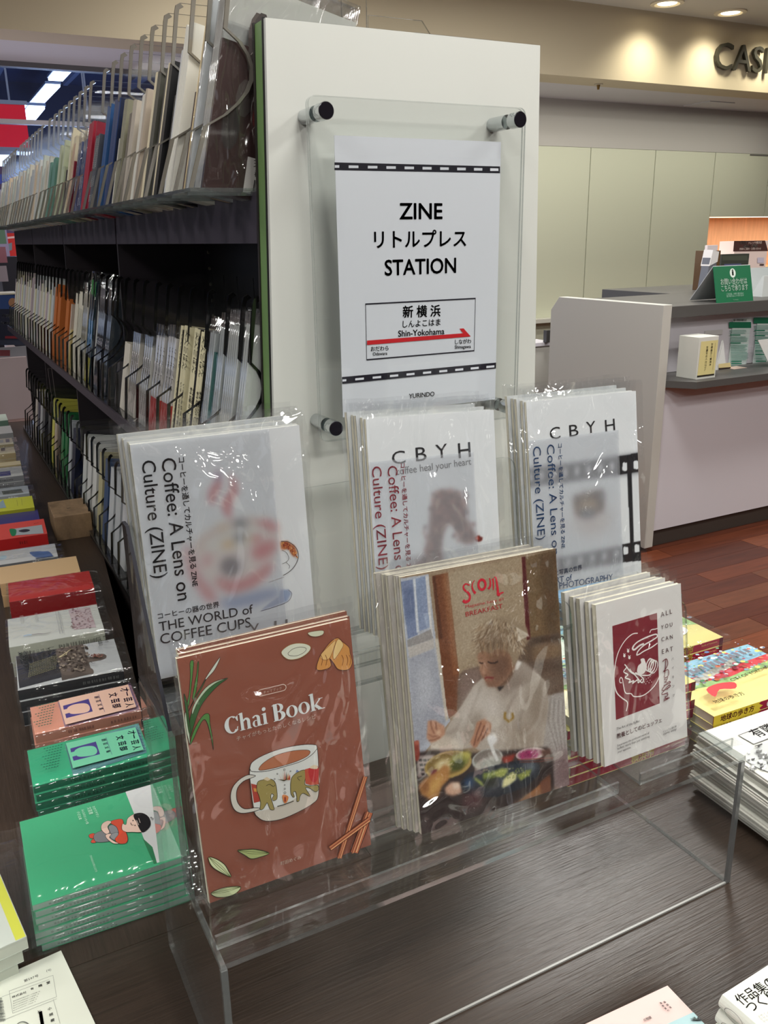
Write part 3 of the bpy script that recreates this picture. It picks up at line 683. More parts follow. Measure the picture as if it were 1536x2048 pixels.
# ---------------- zines in the racks ----------------
def zine(row, i, y, h, th, depth, col, edge=(228,224,212), desc='white', lean=0, wrap=False, dx=0, art=None, cover=None):
    """one zine standing on edge: spine towards -x"""
    z = RZ[row]+.0006; x0 = {'top':-.117,'middle':-.112,'bottom':-.112}[row]+dx
    tilt = {'top':R(13),'middle':R(11),'bottom':R(9)}[row]
    o_ = bpy.data.objects.new('zine', None)
    m = MB().box((0,-th/2,0),(.0012,th/2,h),1).box((.0012,-th/2,0),(depth,-th/2+.0006,h),2).box((.0012,-th/2+.0006,0),(depth,th/2-.0006,h),1 if cover is None else 0).box((.0012,th/2-.0006,0),(depth,th/2,h),2)
    if cover is not None: m = MB().box((0,-th/2,0),(.0012,th/2,h),1).box((.0012,-th/2,0),(depth,-th/2+.0006,h),2).box((.0012,-th/2+.0006,0),(depth,th/2,h),0)
    M = [mat('zine_pages', (216,212,200), .7), mat('zine_cover', col, .35), mat('zine_cover', cover or col, .35)]
    me = m.mesh('zine'); o = newobj('zine', me, None, M)
    o.matrix_basis = Matrix.Translation((x0, y, z)) @ Matrix.Rotation(lean, 4, 'X') @ Matrix.Rotation(tilt, 4, 'Y')
    tag(o, desc, 'zine', 'zines in the %s rack row' % row)
    if wrap:
        f = MB().box((-.001,-th/2-.001,0),(depth+.002,th/2+.001,h+.018)).obj('plastic_sleeve', FILM, o); f.matrix_parent_inverse.identity()
    if art: art(o, th, h)
    return o
def spine_marks(o, th, h, items, col, w=None):
    """writing down the spine: items = (text, v0, v1) in fractions of the height, top down"""
    pl = Plane((-.0002, th/2, 0), (0,-1,0), (0,0,1)); A = Art(pl, uv=True, h0=.0001, dh=.00004)
    for tx, a, b in items: A.text(tx, (th*.72, h*a), (th*.72, h*b), col, .01)
    A.obj('spine_print', o).matrix_parent_inverse.identity()
def bars(col, rows):
    def f(o, th, h):
        pl = Plane((-.0002, th/2, 0), (0,-1,0), (0,0,1)); A = Art(pl, uv=True, h0=.0001, dh=.00004)
        for a, b in rows:
            n = max(1, int((a-b)*h/.003)); 
            for k in range(n):
                v = h*a-k*.003; A.fill([(th*.35,v),(th*.65,v),(th*.65,v-.0019),(th*.35,v-.0019)], col)
        A.obj('spine_print', o).matrix_parent_inverse.identity()
    return f
def cover_art(o, th):
    return Art(Plane((0,-th/2,0),(1,0,0),(0,0,1)), uv=True, h0=.0002, dh=.00005)
def dark_cover(o, th, h):
    A = cover_art(o, th); rs = random.Random(5)
    for k in range(9): A.fill(smooth([(.02+rs.random()*.10,.05+rs.random()*.12) for _ in range(1)]+[(0,0)],False,1) if 0 else arc(.02+rs.random()*.11,.04+rs.random()*.13,.008+rs.random()*.008,.014+rs.random()*.010,n=10), rs.choice([(110,40,38),(84,74,70),(140,60,54),(60,52,50)]))
    for k in range(14): x, y = rs.random()*.13, .03+rs.random()*.14; A.line([(x,y),(x+.012,y+.02)],.0008,(150,140,134))
    A.fill([(.045,.006),(.100,.006),(.100,.044),(.045,.044)],(196,194,190)); A.text('発売日',(.052,.036),(.090,.036),(90,88,86),0); A.text('税込 ¥1,200',(.055,.026),(.092,.026),(60,58,56),.01)
    for k in range(20): A.fill([(.056+k*.0018,.009),(.0566+k*.0018+.0006*(k%3==0),.009),(.0566+k*.0018+.0006*(k%3==0),.022),(.056+k*.0018,.022)],(40,38,36))
    A.obj('cover_print', o).matrix_parent_inverse.identity()
def drawn_cover(o, th, h):
    A = cover_art(o, th); K = (70,66,64)
    for k, t_ in enumerate(['朝から深夜まで','チャイとアジアン','焼肉屋がランチ','と見た本の店']): A.text(t_,(.030,.180-k*.010),(.075,.182-k*.010),K,.01)
    A.text('BEST!',(.028,.198),(.080,.200),(150,40,40),.03); A.text('ピッツァの店',(.020,.145),(.040,.145),K,0); A.text('パン',(.024,.062),(.034,.062),K,0)
    A.fill([(.035,.120),(.052,.130),(.056,.112),(.044,.104)],(150,44,60)); A.line([(.030,.104),(.056,.134)],.001,K); A.fill(smooth([(.034,.085),(.050,.096),(.056,.078),(.046,.062),(.036,.068)],True,3),(120,40,40)); A.fill([(.026,.036),(.044,.040),(.045,.052),(.028,.050)],(110,170,196)); A.fill([(.028,.028),(.044,.030),(.044,.037),(.027,.036)],(206,170,110))
    for k, t_ in enumerate(['フルーツサンド','今の種類','したけど気','いっぱいが','アゲパン']): A.text(t_,(.018,.022-k*.0046),(.044,.024-k*.0046),K,.0)
    A.obj('cover_print', o).matrix_parent_inverse.identity()
cnt = {'top':0,'middle':0,'bottom':0}
def put(row, y, items):
    """items: list of (n, colour, colour word, thickness, height, depth, kwargs)"""
    for n, col, word, th, h, d, kw in items:
        for k in range(n):
            i = cnt[row]; cnt[row] += 1
            zine(row, i, y, h*(1+random.uniform(-.01,.01)), th, d, col, desc='%s zine, %s from the white end panel in the %s row' % (word, ORD[i] if i else 'first', row), **kw)
            y += th+.0008
    return y
W1, W2, CR, GY = (226,224,214), (214,216,214), (228,216,184), (196,196,186)
y = .094
# top row, near to far
y = put('top', .094, [(1,(64,42,40),'dark bagged',.006,.152,.15,dict(wrap=True,art=dark_cover)),(4,(206,206,200),'pale grey bagged',.005,.215,.15,dict(wrap=True))])
y = put('top', .156, [(1,(214,218,220),'white hand-drawn illustrated',.008,.215,.145,dict(wrap=True,art=drawn_cover)),(1,(222,200,152),'tan kraft envelope',.006,.188,.14,{}),(1,(60,44,44),'dark brown',.004,.11,.12,{})])
y = put('top', .226, [(5,W1,'white pamphlet',.0055,.195,.14,{}),(1,(196,198,200),'pale grey',.006,.17,.14,{}),(1,(20,20,22),'black',.004,.12,.12,{})])
y = put('top', .302, [(2,(26,26,28),'black',.007,.165,.14,{}),(1,CR,'cream',.006,.165,.14,{}),(1,(30,30,32),'black',.007,.16,.14,{})])
y = put('top', .357, [(3,(74,74,66),'dark grey-green',.006,.165,.14,{}),(2,CR,'cream edged',.006,.165,.14,dict(cover=(34,32,30)))])
y = put('top', .427, [(2,(190,176,160),'greyish pink',.006,.15,.14,{}),(2,W1,'white',.008,.145,.14,{})])
y = put('top', .49, [(3,(196,186,172),'oatmeal',.008,.145,.14,{}),(2,(120,112,100),'taupe',.007,.13,.14,{})])
y = put('top', .558, [(2,(148,146,124),'sage grey',.013,.155,.14,{}),(1,W1,'white',.004,.10,.12,{})])
y = put('top', .626, [(2,(22,56,112),'deep navy blue',.020,.165,.145,dict(cover=(14,30,66))),])
y = put('top', .692, [(2,(34,84,142),'royal blue',.015,.165,.14,{}),])
y = put('top', .765, [(3,(86,90,98),'grey white-lettered',.012,.125,.13,dict(art=bars((214,214,210),[(.96,.55),(.45,.3),(.2,.1)]))),(1,(160,40,60),'crimson',.006,.15,.13,{})])
y = put('top', .846, [(2,(170,34,58),'crimson red',.022,.155,.14,{})])
y = put('top', .892, [(2,(86,102,150),'slate blue white-titled',.016,.13,.13,dict(art=bars((200,206,222),[(.95,.6),(.5,.3),(.2,.08)]),wrap=True))])
y = put('top', .95, [(2,(86,102,150),'slate blue white-titled',.016,.13,.13,dict(art=bars((200,206,222),[(.95,.6),(.5,.3),(.2,.08)]),wrap=True))])
y = put('top', 1.015, [(1,(150,40,56),'dark red',.010,.10,.13,{}),(2,(232,220,190),'cream red-lettered',.014,.15,.13,dict(art=bars((190,70,60),[(.9,.1)])))])
y = put('top', 1.08, [(1,(236,228,200),'cream',.018,.17,.13,{}),(2,(40,32,34),'black',.006,.09,.12,{})])
y = put('top', 1.145, [(2,(196,208,176),'pale green',.012,.10,.13,{}),(1,(206,214,186),'pale green',.016,.155,.13,{})])
y = put('top', 1.215, [(2,(206,214,186),'pale green',.014,.15,.13,{})])
y = put('top', 1.285, [(3,(112,160,146),'teal green',.014,.13,.13,{})])
y = put('top', 1.355, [(2,(120,166,152),'teal green',.014,.125,.13,{}),(2,W1,'white',.012,.14,.13,{})])
for s_, yy_ in enumerate(TOPY[20:]):
    cols = [((228,224,208),'ivory'),((214,222,214),'pale mint'),((222,226,226),'white'),((232,214,190),'beige'),((200,206,210),'light grey')]
    c1, c2 = cols[s_%5], cols[(s_*2+1)%5]
    y = put('top', yy_+.006, [(1,c1[0],c1[1],.022,.135+.012*((s_*7)%4)/2,.13,{}),(1,c2[0],c2[1],.020,.12+.01*((s_*5)%4),.13,{})])
# middle row, near to far
def comic(o, th, h, a='大人ごはん', b='料理がしんどい'):
    spine_marks(o, th, h, [(a,.97,.66),(b,.55,.12)], (60,56,44))
y = put('middle', .080, [(3,(206,210,206),'pale grey bagged',.0065,.20,.14,dict(wrap=True))])
y = put('middle', .117, [(6,(204,208,204),'pale grey bagged',.0065,.195,.14,dict(wrap=True))])
y = put('middle', .172, [(3,(198,204,204),'silver grey bagged',.007,.188,.14,dict(wrap=True)),(2,(46,90,86),'dark green',.008,.155,.14,{}),(3,(196,202,202),'silver grey bagged',.007,.18,.14,dict(wrap=True))])
y = put('middle', .255, [(1,(232,224,186),'cream handwritten-title comic',.0115,.178,.13,dict(cover=(40,36,30),art=comic)),(1,(230,222,184),'cream handwritten-title comic',.0115,.178,.13,dict(cover=(150,60,40),art=comic)),(1,(24,24,24),'black',.007,.17,.13,{}),(2,(232,224,186),'cream handwritten-title comic',.0115,.178,.13,dict(cover=(40,36,30),art=comic))])
y = put('middle', .337, [(2,(232,224,186),'cream handwritten-title comic',.0125,.178,.13,dict(art=lambda o,th,h: comic(o,th,h,'大人ごはん','いろんな状況で食べる'))),(1,(28,26,24),'black',.006,.17,.13,{}),(1,(232,224,186),'cream handwritten-title comic',.0125,.178,.13,dict(art=lambda o,th,h: comic(o,th,h,'大人ごはん','いろんな状況で食べる')))])
def redfoot(o, th, h):
    m = MB().box((-.0004,-th/2-.0003,0),(.10,th/2+.0003,h*.36)).obj('red_band', mat('red_band', (196,50,46), .4), o); m.matrix_parent_inverse.identity()
    spine_marks(o, th, h, [('リトルプレス',.9,.5),('ガイド',.28,.14)], (110,100,96))
y = put('middle', .401, [(3,(222,218,214),'white red-footed',.0145,.155,.13,dict(wrap=True,art=redfoot))])
y = put('middle', .467, [(3,(222,218,214),'white red-footed',.0165,.15,.13,dict(wrap=True,art=redfoot))])
y = put('middle', .536, [(4,(214,212,206),'off-white faintly titled',.013,.128,.13,dict(wrap=True,art=bars((120,110,110),[(.85,.5),(.4,.1)])))])
y = put('middle', .622, [(4,(224,218,206),'off-white faintly titled',.013,.125,.13,dict(wrap=True,art=bars((130,110,110),[(.85,.3)])))])
y = put('middle', .696, [(3,(228,222,208),'ivory',.014,.12,.13,{})])
y = put('middle', .766, [(2,(80,78,82),'dark grey',.010,.08,.13,{})])
# second bay: dark photo spines, striped, cream
def photo_spine(o, th, h):
    pl = Plane((-.0002, th/2, 0), (0,-1,0), (0,0,1)); A = Art(pl, uv=True, h0=.0001, dh=.00004); rs = random.Random(4)
    for k in range(14):
        v = h*(1-k/14.); c = rs.choice([(30,32,38),(96,104,120),(60,66,80),(150,158,170),(44,40,44)])
        A.fill([(0,v),(th,v-.006),(th,v-h/14-.006*(k<13)),(0,v-h/14)], c)
    A.obj('spine_print', o).matrix_parent_inverse.identity()
def striped(o, th, h):
    pl = Plane((-.0002, th/2, 0), (0,-1,0), (0,0,1)); A = Art(pl, uv=True, h0=.0001, dh=.00004)
    for a, b, c in ((1,.86,(58,168,80)),(.86,.62,(20,40,44)),(.62,.36,(36,120,170)),(.36,.25,(14,16,24)),(.25,.0,(208,200,56))): A.fill([(0,h*a),(th,h*a),(th,h*b),(0,h*b)], c)
    A.obj('spine_print', o).matrix_parent_inverse.identity()
y = put('middle', .876, [(3,(60,70,80),'blue-black bagged',.012,.19,.14,dict(wrap=True))])
y = put('middle', .941, [(5,(70,76,90),'dark photo-printed',.012,.205,.14,dict(wrap=True,art=photo_spine))])
y = put('middle', 1.006, [(1,(190,192,190),'light grey',.022,.21,.14,{}),(1,(20,22,26),'black',.016,.21,.14,{})])
y = put('middle', 1.071, [(2,(30,60,70),'green blue yellow striped',.026,.215,.14,dict(wrap=True,art=striped))])
y = put('middle', 1.136, [(4,(228,222,200),'cream small-titled',.013,.19,.13,dict(wrap=True,art=bars((90,86,76),[(.8,.4),(.3,.2)])))])
y = put('middle', 1.201, [(4,(232,228,210),'cream small-titled',.013,.185,.13,dict(art=bars((110,120,110),[(.8,.3)])))])
y = put('middle', 1.266, [(3,(230,224,206),'cream',.013,.18,.13,{})])
y = put('middle', 1.331, [(2,(216,196,130),'buff',.010,.09,.13,{}),(1,(214,196,182),'pinkish',.012,.15,.13,{})])
y = put('middle', 1.396, [(3,(206,118,58),'orange brown',.014,.16,.13,{})])
for s_, yy_ in enumerate([v for v in MIDY if v > 1.52]):
    cols = [((222,224,222),'white'),((226,222,204),'ivory'),((206,212,214),'pale grey'),((230,224,190),'pale yellow'),((216,200,206),'pinkish white')]
    c1, c2 = cols[s_%5], cols[(s_*3+1)%5]
    if s_ in (0,1): c1 = c2 = ((204,116,58),'orange brown')
    y = put('middle', yy_+.006, [(1,c1[0],c1[1],.020,.16+.02*((s_*7)%4)/2,.13,{}),(1,c2[0],c2[1],.020,.17+.01*((s_*5)%4),.13,{})])
# bottom row
def lowart(o, th, h): pass
LW = [(.36,(206,206,204),'grey-white',4,.135),(.42,(200,204,206),'grey-white',4,.13),(.48,(216,214,214),'white',4,.185),(.54,(226,222,226),'white',4,.19),(.60,(44,124,164),'bright blue',3,.20),(.66,(196,186,160),'sand',3,.17),(.72,(214,204,174),'cream',3,.18),(.78,(206,196,168),'cream',2,.17),
      (.876,(214,218,222),'pale grey',3,.18),(.946,(200,206,210),'pale grey',3,.19),(1.016,(206,212,216),'pale grey',3,.185),(1.086,(60,84,124),'dark blue',2,.19),(1.156,(196,190,150),'straw',2,.19),(1.226,(226,228,224),'white',3,.195),(1.296,(220,222,220),'white',3,.20),(1.366,(214,218,216),'white',3,.195),
      (1.54,(34,40,66),'navy',3,.18),(1.61,(190,194,200),'grey',2,.19),(1.68,(30,110,60),'bright green',2,.2),(1.75,(36,120,70),'green',2,.19),(1.82,(60,40,36),'dark brown',2,.18),(1.89,(190,170,150),'tan',2,.15),(1.96,(210,206,90),'yellow',1,.2),(2.03,(40,40,46),'black',3,.18),(2.16,(60,60,66),'dark grey',3,.17),(2.23,(180,180,184),'grey',3,.18),(2.30,(60,60,80),'slate',2,.17),(2.37,(200,190,180),'beige',2,.17)]
for yy_, c, wd_, n, h in LW:
    put('bottom', yy_+.012, [(n,c,wd_,.038/n+.003,h,.13,{})])
# hand-drawn cover of the big illustrated zine (the one with brown marks) and the dark bagged one with a barcode label
# ---------------- the acrylic riser ----------------
rs_ = thing('acrylic_riser', 'clear acrylic two-step riser on the dark table', 'riser', (0,-.26,TZ))
XL, XR, YF, T1, T2 = -.285, .281, -.366, .900, 1.045
AE = [ACR, EDGE]
MB().box((XL,YF,T1-.005),(XR,-.262,T1), edge=(2,1)).obj('lower_step', AE, rs_)
MB().box((XL,-.262,T2-.005),(XR,-.158,T2), edge=(2,1)).obj('upper_step', AE, rs_)
MB().box((XL+.0055,YF,TZ+.0004),(XR-.0055,YF+.0022,TZ+.0024)).obj('front_rail', [mat('rail_edge', (150,150,146), .35)], rs_)
MB().box((XL+.0055,-.262,T1),(XR-.0055,-.258,T2-.005), edge=(1,1)).obj('riser_panel', AE, rs_)
MB().prism([(YF,TZ+.0005),(YF,T1-.005),(-.262,T1-.005),(-.262,T2-.005),(-.155,T2-.005),(-.155,TZ+.0005)], .005, 0, 1, fn=lambda u,v,h:(XR-.005+h,u,v)).obj('side_panel', AE, rs_)
MB().prism([(YF,TZ+.0005),(YF,T1-.005),(-.262,T1-.005),(-.262,T2-.005),(-.155,T2-.005),(-.155,TZ+.0005)], .005, 0, 1, fn=lambda u,v,h:(XL+h,u,v)).obj('side_panel', AE, rs_)
ES = clear('riser_edge_strip', (.30,.31,.32), .14, .10, .30, (.34,.35,.35))
for x, m_ in ((XR-.0052, ES), (XL-.0002, EDGE)): MB().box((x,YF-.0003,TZ+.001),(x+.0054,YF+.0035,T1-.006)).obj('edge_strip', [m_], rs_)  # added strips, dark right and bright left, imitate how the clear edges catch light
# L-shaped easels that hold the zines
def easel(x0, x1, yb, z, top, tilt, depth, label, side=None):
    """base strip with a low lip and a leaning back plate with rounded corners"""
    t = thing('acrylic_easel', label, 'easel', ((x0+x1)/2, yb, z))
    MB().box((x0,yb-depth,z+.0003),(x1,yb,z+.0033), edge=(2,1)).obj('base', AE, t)
    MB().box((x0,yb-depth-.0025,z+.0003),(x1,yb-depth,z+.013), edge=(1,1)).obj('lip', AE, t)
    L = (top-z)/math.cos(tilt); r = .014; pts = [(x0,0),(x1,0),(x1,L-r)]+[(x1-r+r*math.sin(a),L-r+r*(1-(1-math.cos(a)))) if 0 else (x1-r+r*math.cos(a),L-r+r*math.sin(a)) for a in (.4,.8,1.2)]+[(x1-r,L),(x0+r,L)]+[(x0+r+r*math.cos(a),L-r+r*math.sin(a)) for a in (math.pi-1.2,math.pi-.8,math.pi-.4)]+[(x0,L-r)]
    c, s_ = math.cos(tilt), math.sin(tilt)
    MB().prism(pts, .003, 0, 1, fn=lambda u,v,h:(u, yb+h*c+v*s_, z+.0035+v*c-h*s_)).obj('back_plate', AE, t)
    if side:
        pz, py = side; MB().prism([(yb-depth,z+.0035),(yb-depth,z+.03),(yb+py-.01,pz),(yb+py,pz),(yb+.0,z+.0035)], .004, 0, 1, fn=lambda u,v,h:(x0-.0045+h,u,v)).obj('side_plate', AE, t)
    return t
easel(-.283,.122,-.292,T1,1.072,R(9),.056,'clear acrylic easel behind the terracotta and breakfast zines', )
easel(.150,.279,-.292,T1,1.04,R(9),.056,'clear acrylic easel behind the buffet zine')
e_ = easel(-.279,.128,-.176,T2,1.195,R(7),.062,'clear acrylic easel behind the left and middle coffee zines')
easel(.131,.279,-.168,T2,1.16,R(7),.06,'clear acrylic easel behind the right coffee zine')
o = MB().prism([(-.262,T2+.0005),(-.175,1.195),(-.160,1.195),(-.155,T2+.0005)], .003, 0, 1, fn=lambda u,v,h:(XL+.0005+h,u,v)).obj('side_plate', [ACR, mat('dark_matte_edge', (52,52,58), .75, spec=.1)], e_)  # dark, glint-free look of the clear edge is put into a matte colour

# ---------------- the framed notice on the panel ----------------
sg = thing('panel_notice', 'framed white ZINE notice between clear acrylic sheets on the white panel', 'sign', (.105,0,1.38))
def rrect(x0, z0, x1, z1, r, n=5):
    out = []
    for cx, cz, a0 in ((x1-r,z1-r,0),(x0+r,z1-r,90),(x0+r,z0+r,180),(x1-r,z0+r,270)):
        for k in range(n+1): a = R(a0+90*k/n); out.append((cx+r*math.cos(a), cz+r*math.sin(a)))
    return out
for y in (-.0042, .0006):
    MB().prism(rrect(-.029,1.2015,.2415,1.5605,.008), .003, 0, 1, fn=lambda u,v,h:(u,y+h,v)).obj('acrylic_sheet', AE, sg)
MB().box((.0,-.0009,1.2270),(.21,-.0004,1.524)).obj('paper', mat('notice_paper', (226,230,238), .6), sg)
CHR = mat('chrome', (200,204,206), .12, 1); CAPM = mat('dark_cap', (34,30,40), .25, .6)
for px, py in ((652,221),(1040,239),(672,857),(1021,815)):
    p = at(px,py,'y',-.02)
    o = MB().cyl((p.x,-.006,p.z),(p.x,-.0205,p.z),.0086,n=28,cap=0).cyl((p.x,.0045,p.z),(p.x,.0349,p.z),.0080,n=28).cyl((p.x,-.0045,p.z),(p.x,-.006,p.z),.0076,n=28).obj('standoff', CHR, sg)
    c_ = MB().cyl((p.x,-.0205,p.z),(p.x,-.0212,p.z),.0080,n=28).obj('cap', CAPM, o)
PP = Plane((0,-.00092,1.227),(1,0,0),(0,0,1)); A = Art(PP, 600, 420, 3.072, h0=.0001, dh=.00002); K = (22,20,34)
B_ = Art(PP, 500, 20, 2.56)
def P1(x, y): return ((500+x/2.56-600)*3.072, (20+y/2.56-420)*3.072)
A.fill([P1(432,780),P1(1280,801),P1(1280,836),P1(432,820)], K)
for a,b in ((434,457),(505,555),(603,652),(698,746),(791,839),(883,929),(973,1017),(1060,1104),(1146,1189),(1229,1271)):
    ya = 794+(a-434)*.0205; A.fill([P1(a,ya),P1(b,ya+(b-a)*.02),P1(b,ya+14),P1(a,ya+14)], (222,226,234))
A.text('ZINE', P1(765,1070), P1(985,1069), K, .028, hgt=98)
A.text('リトルプレス', (455,228), (1020,218), K, .026); A.text('STATION', (520,402), (958,384), K, .026, hgt=96)
A.line([(402,578),(1077,543),(1069,864),(409,920)], .0016, K, closed=True)
A.text('新 横 浜', (630,656), (862,647), K, .03); A.text('しんよこはま', (630,720), (862,706), K, .016); A.text('Shin-Yokohama', (602,778), (886,762), K, .022)
A.fill([(411,802),(1001,757),(978,729),(1004,727),(1048,777),(1010,780),(411,829)], (196,32,40))
A.text('おだわら', (434,866), (543,860), K, .022); A.text('Odawara', (446,894), (535,889), K, .022)
A.text('しながわ', (951,823), (1050,817), K, .022); A.text('Shinagawa', (949,852), (1048,847), K, .022)
A.fill([(257,1026),(1203,937),(1202,973),(259,1068)], K)
for a,b in ((260,283),(338,391),(445,497),(551,602),(653,702),(754,804),(854,903),(952,1001),(1047,1096),(1143,1192)):
    ya = 1041-(a-260)*.094; A.fill([(a,ya),(b,ya-(b-a)*.094),(b,ya+13-(b-a)*.094),(a,ya+13)], (222,226,234))
A.text('YURINDO', (668,1157), (824,1142), K, .022)
A.obj('print', sg)

# ---------------- the six face-out zines ----------------
PG = mat('paper_edge', (232,226,204), .7)
def frame_of(o3, yaw, tilt, roll):
    x = Vector((math.cos(yaw), math.sin(yaw), 0)); b = Vector((-math.sin(yaw), math.cos(yaw), 0))
    up = Vector((0,0,1))*math.cos(tilt)+b*math.sin(tilt); c, s_ = math.cos(roll), math.sin(roll)
    return Plane(o3, c*x+s_*up, -s_*x+c*up)
def pbox(m, pl, u0, v0, u1, v1, h0, h1, mi=0, side=None):
    n = len(m.v); m.v += [tuple(pl.p(u,v,h)) for h in (h0,h1) for u,v in ((u0,v0),(u1,v0),(u1,v1),(u0,v1))]
    for f in ((0,1,2,3),(4,5,6,7)): m.f.append(tuple(n+i for i in f)); m.m.append(mi)
    for f in ((0,1,5,4),(1,2,6,5),(2,3,7,6),(3,0,4,7)): m.f.append(tuple(n+i for i in f)); m.m.append(mi if side is None else side)
    return m
def sleeve(pl, W, H, parent, h=.0006, top=.012, side=.006, bot=.002, amp=.0007, seed=1, name='plastic_sleeve', m=None, n=26):
    """clear bag front, slightly rippled, with the seam edges"""
    rs = random.Random(seed); mb = MB(); nx, ny = n, int(n*1.4)
    ph = [(rs.uniform(0,6.28), rs.uniform(30,130), rs.uniform(20,110)) for _ in range(6)]
    for j in range(ny+1):
        for i in range(nx+1):
            u = -side+(W+2*side)*i/nx; v = -bot+(H+bot+top)*j/ny
            d = sum(math.sin(p+a*u+b*v) for p,a,b in ph)/6*amp; e = min(i,nx-i)/nx*2; 
            jx = rs.uniform(-1,1)*.0012 if i in (0,nx) or j in (0,ny) else 0
            mb.v.append(tuple(pl.p(u+jx, v+jx*.7, h+amp+d+(1-min(1,e*6))*-.0004)))
    for j in range(ny):
        for i in range(nx): a = j*(nx+1)+i; mb.f.append((a,a+1,a+nx+2,a+nx+1)); mb.m.append(0)
    me = mb.mesh(name); me.polygons.foreach_set('use_smooth', [True]*len(me.polygons))
    return newobj(name, me, parent, m or FILM)
def faceout(label, o3, yaw, tilt, roll, W, H, th, cov, n_back=2, step=.0052, group=None, back_labels=None, dv=0, name='zine', du=-.0015, back_dv=.0018):
    pl = frame_of(o3, yaw, tilt, roll); t = thing(name, label, 'zine', tuple(o3), group=group)
    def body(pl, t):
        pbox(MB(), pl, .0008, 0.0004, W-.0006, H-.0004, -th+.0006, -.0004).obj('pages', PG, t)
        m = MB(); pbox(m, pl, 0,0,W,H,-.0004,0, 0, 1); pbox(m, pl, 0,0,W,H,-th,-th+.0005, 0, 1); pbox(m, pl, 0,0,.0006,H,-th,0, 1)
        m.obj('cover', [mat('zine_front', cov, .35), PG], t)
    body(pl, t)
    for k in range(n_back):
        off = pl.p(du*(k+1), back_dv*(k+1)*(1 if k%2 else .8), -step*(k+1)); p2 = frame_of(off, yaw, tilt, roll+R(.25*((k%2)*2-1)))
        t2 = thing(name, back_labels % ORD[k+1] if back_labels else label, 'zine', tuple(off), group=group); body(p2, t2)
        sleeve(p2, W, H, t2, h=.0002, amp=.0002, seed=k+40, n=8)
    return pl, t
O_ = 1.227
# 1. terracotta tea recipe zine
pl, ch = faceout('terracotta recipe zine with a white elephant mug, front left', (-.2749,-.3058,-.3253+O_+.0045), R(-.22), R(8.615), R(.05), .148,.21,.0042,(146,86,68), 2, .0060, 'terracotta zines',
    'terracotta zine, %s copy counting back from the front', du=.0022, back_dv=.0015)
A = Art(pl, 340, 1220, 3.357, clip=(0,0,.148,.21)); K = (48,30,26); WH = (226,232,230)
def leaf(pts, c, ol=K, w=.0004, c2=None):
    P = smooth(pts, True, 4); A.fill(P, c); A.line(P, w, ol, closed=True)
# leek leaves
G1, G2 = (84,140,70), (52,100,52)
leaf([(112,640),(128,560),(136,440),(135,350),(158,345),(152,430),(140,540),(126,640)], G1)
leaf([(150,600),(165,500),(180,420),(186,350),(192,360),(186,460),(172,560)], G1)
leaf([(124,680),(160,600),(215,500),(255,430),(336,316),(300,400),(240,470),(190,560),(140,650)], (214,222,206)); leaf([(124,680),(160,605),(205,525),(240,462),(225,500),(180,580),(140,650)], G1)
leaf([(128,800),(140,700),(180,620),(240,540),(310,480),(388,456),(330,500),(270,560),(210,640),(170,740),(136,850)], G2); leaf([(150,700),(185,620),(245,540),(310,488),(375,460),(300,480),(235,525),(180,600),(150,660)], (190,210,180))
leaf([(134,900),(150,830),(190,750),(230,700),(262,700),(268,760),(285,860),(290,940),(276,860),(250,760),(225,735),(190,790),(150,880)], G1)
leaf([(104,680),(96,760),(120,860),(134,900),(128,800),(122,700)], (200,216,190)); leaf([(92,560),(118,640),(130,760),(140,820),(126,820),(108,700)], G2)
# half seed at the top, seed, ginger
leaf([(925,152),(975,140),(1028,138),(1024,164),(980,178),(940,172)], (214,218,190), (110,80,50))
leaf([(745,285),(790,240),(850,222),(915,228),(944,252),(918,292),(860,325),(790,330)], (222,226,204), (150,110,60), .0005)
A.line(smooth([(790,290),(820,262),(870,248),(912,256),(900,282),(850,306),(800,304),(790,290)],False,3), .00035, K)
GI = (214,150,78)
leaf([(984,398),(1000,320),(1030,270),(1080,210),(1125,186),(1160,215),(1200,250),(1208,290),(1222,350),(1196,398),(1130,398),(1100,360),(1070,325),(1080,370),(1050,395)], GI, (90,44,24), .0005)
leaf([(1010,300),(1060,245),(1110,205),(1085,290),(1060,330),(1020,330)], (232,190,120), (120,60,30), .0003); leaf([(1125,195),(1160,225),(1150,260),(1100,330),(1095,280)], (238,206,140), (120,60,30), .0003)
for x in (1010,1040,1150,1180,1200): A.line(smooth([(x,300),(x+12,330),(x+4,370)],False,3), .0004, (120,58,26))
# capsule title
P = []
cp = rrect(0,0,190,46,23)
A.line([(590+x-.137*y, 580-.24*x-y*.9) for x,y in cp], .0005, (238,222,206), closed=True)
A.text('チャイブック', (626,560), (748,530), (238,222,206), .008)
# heavy display lettering, drawn as strokes of changing weight
def LP(x, y): return (372+6.77*x-.137*6.6*y, 837-.276*6.77*x-6.6*y)
def poly(pts): A.fill([LP(x,y) for x,y in pts], WH)
def earc(cx, cy, rx, ry, a0, a1, n=14): return [(cx+rx*math.cos(R(a0+(a1-a0)*k/n)), cy+ry*math.sin(R(a0+(a1-a0)*k/n))) for k in range(n+1)]
def bowl(cx, cy, rx, ry, wt, a0=0, a1=360, tk=.35):
    """ring: heavy on the sides, thin top and bottom"""
    n = 28; out = earc(cx,cy,rx,ry,a0,a1,n); inn = earc(cx,cy,rx-wt,ry-wt*tk,a0,a1,n); poly(out+list(reversed(inn)))
bowl(7.5,8.2,7.5,8.6,4.2,52,318,.25); poly([(11.2,14.2),(13.6,16.4),(13.6,10.8),(12.7,10.8)]); poly([(12.2,5.4),(13.2,5.2),(12.4,3.0),(11.4,2.4)])
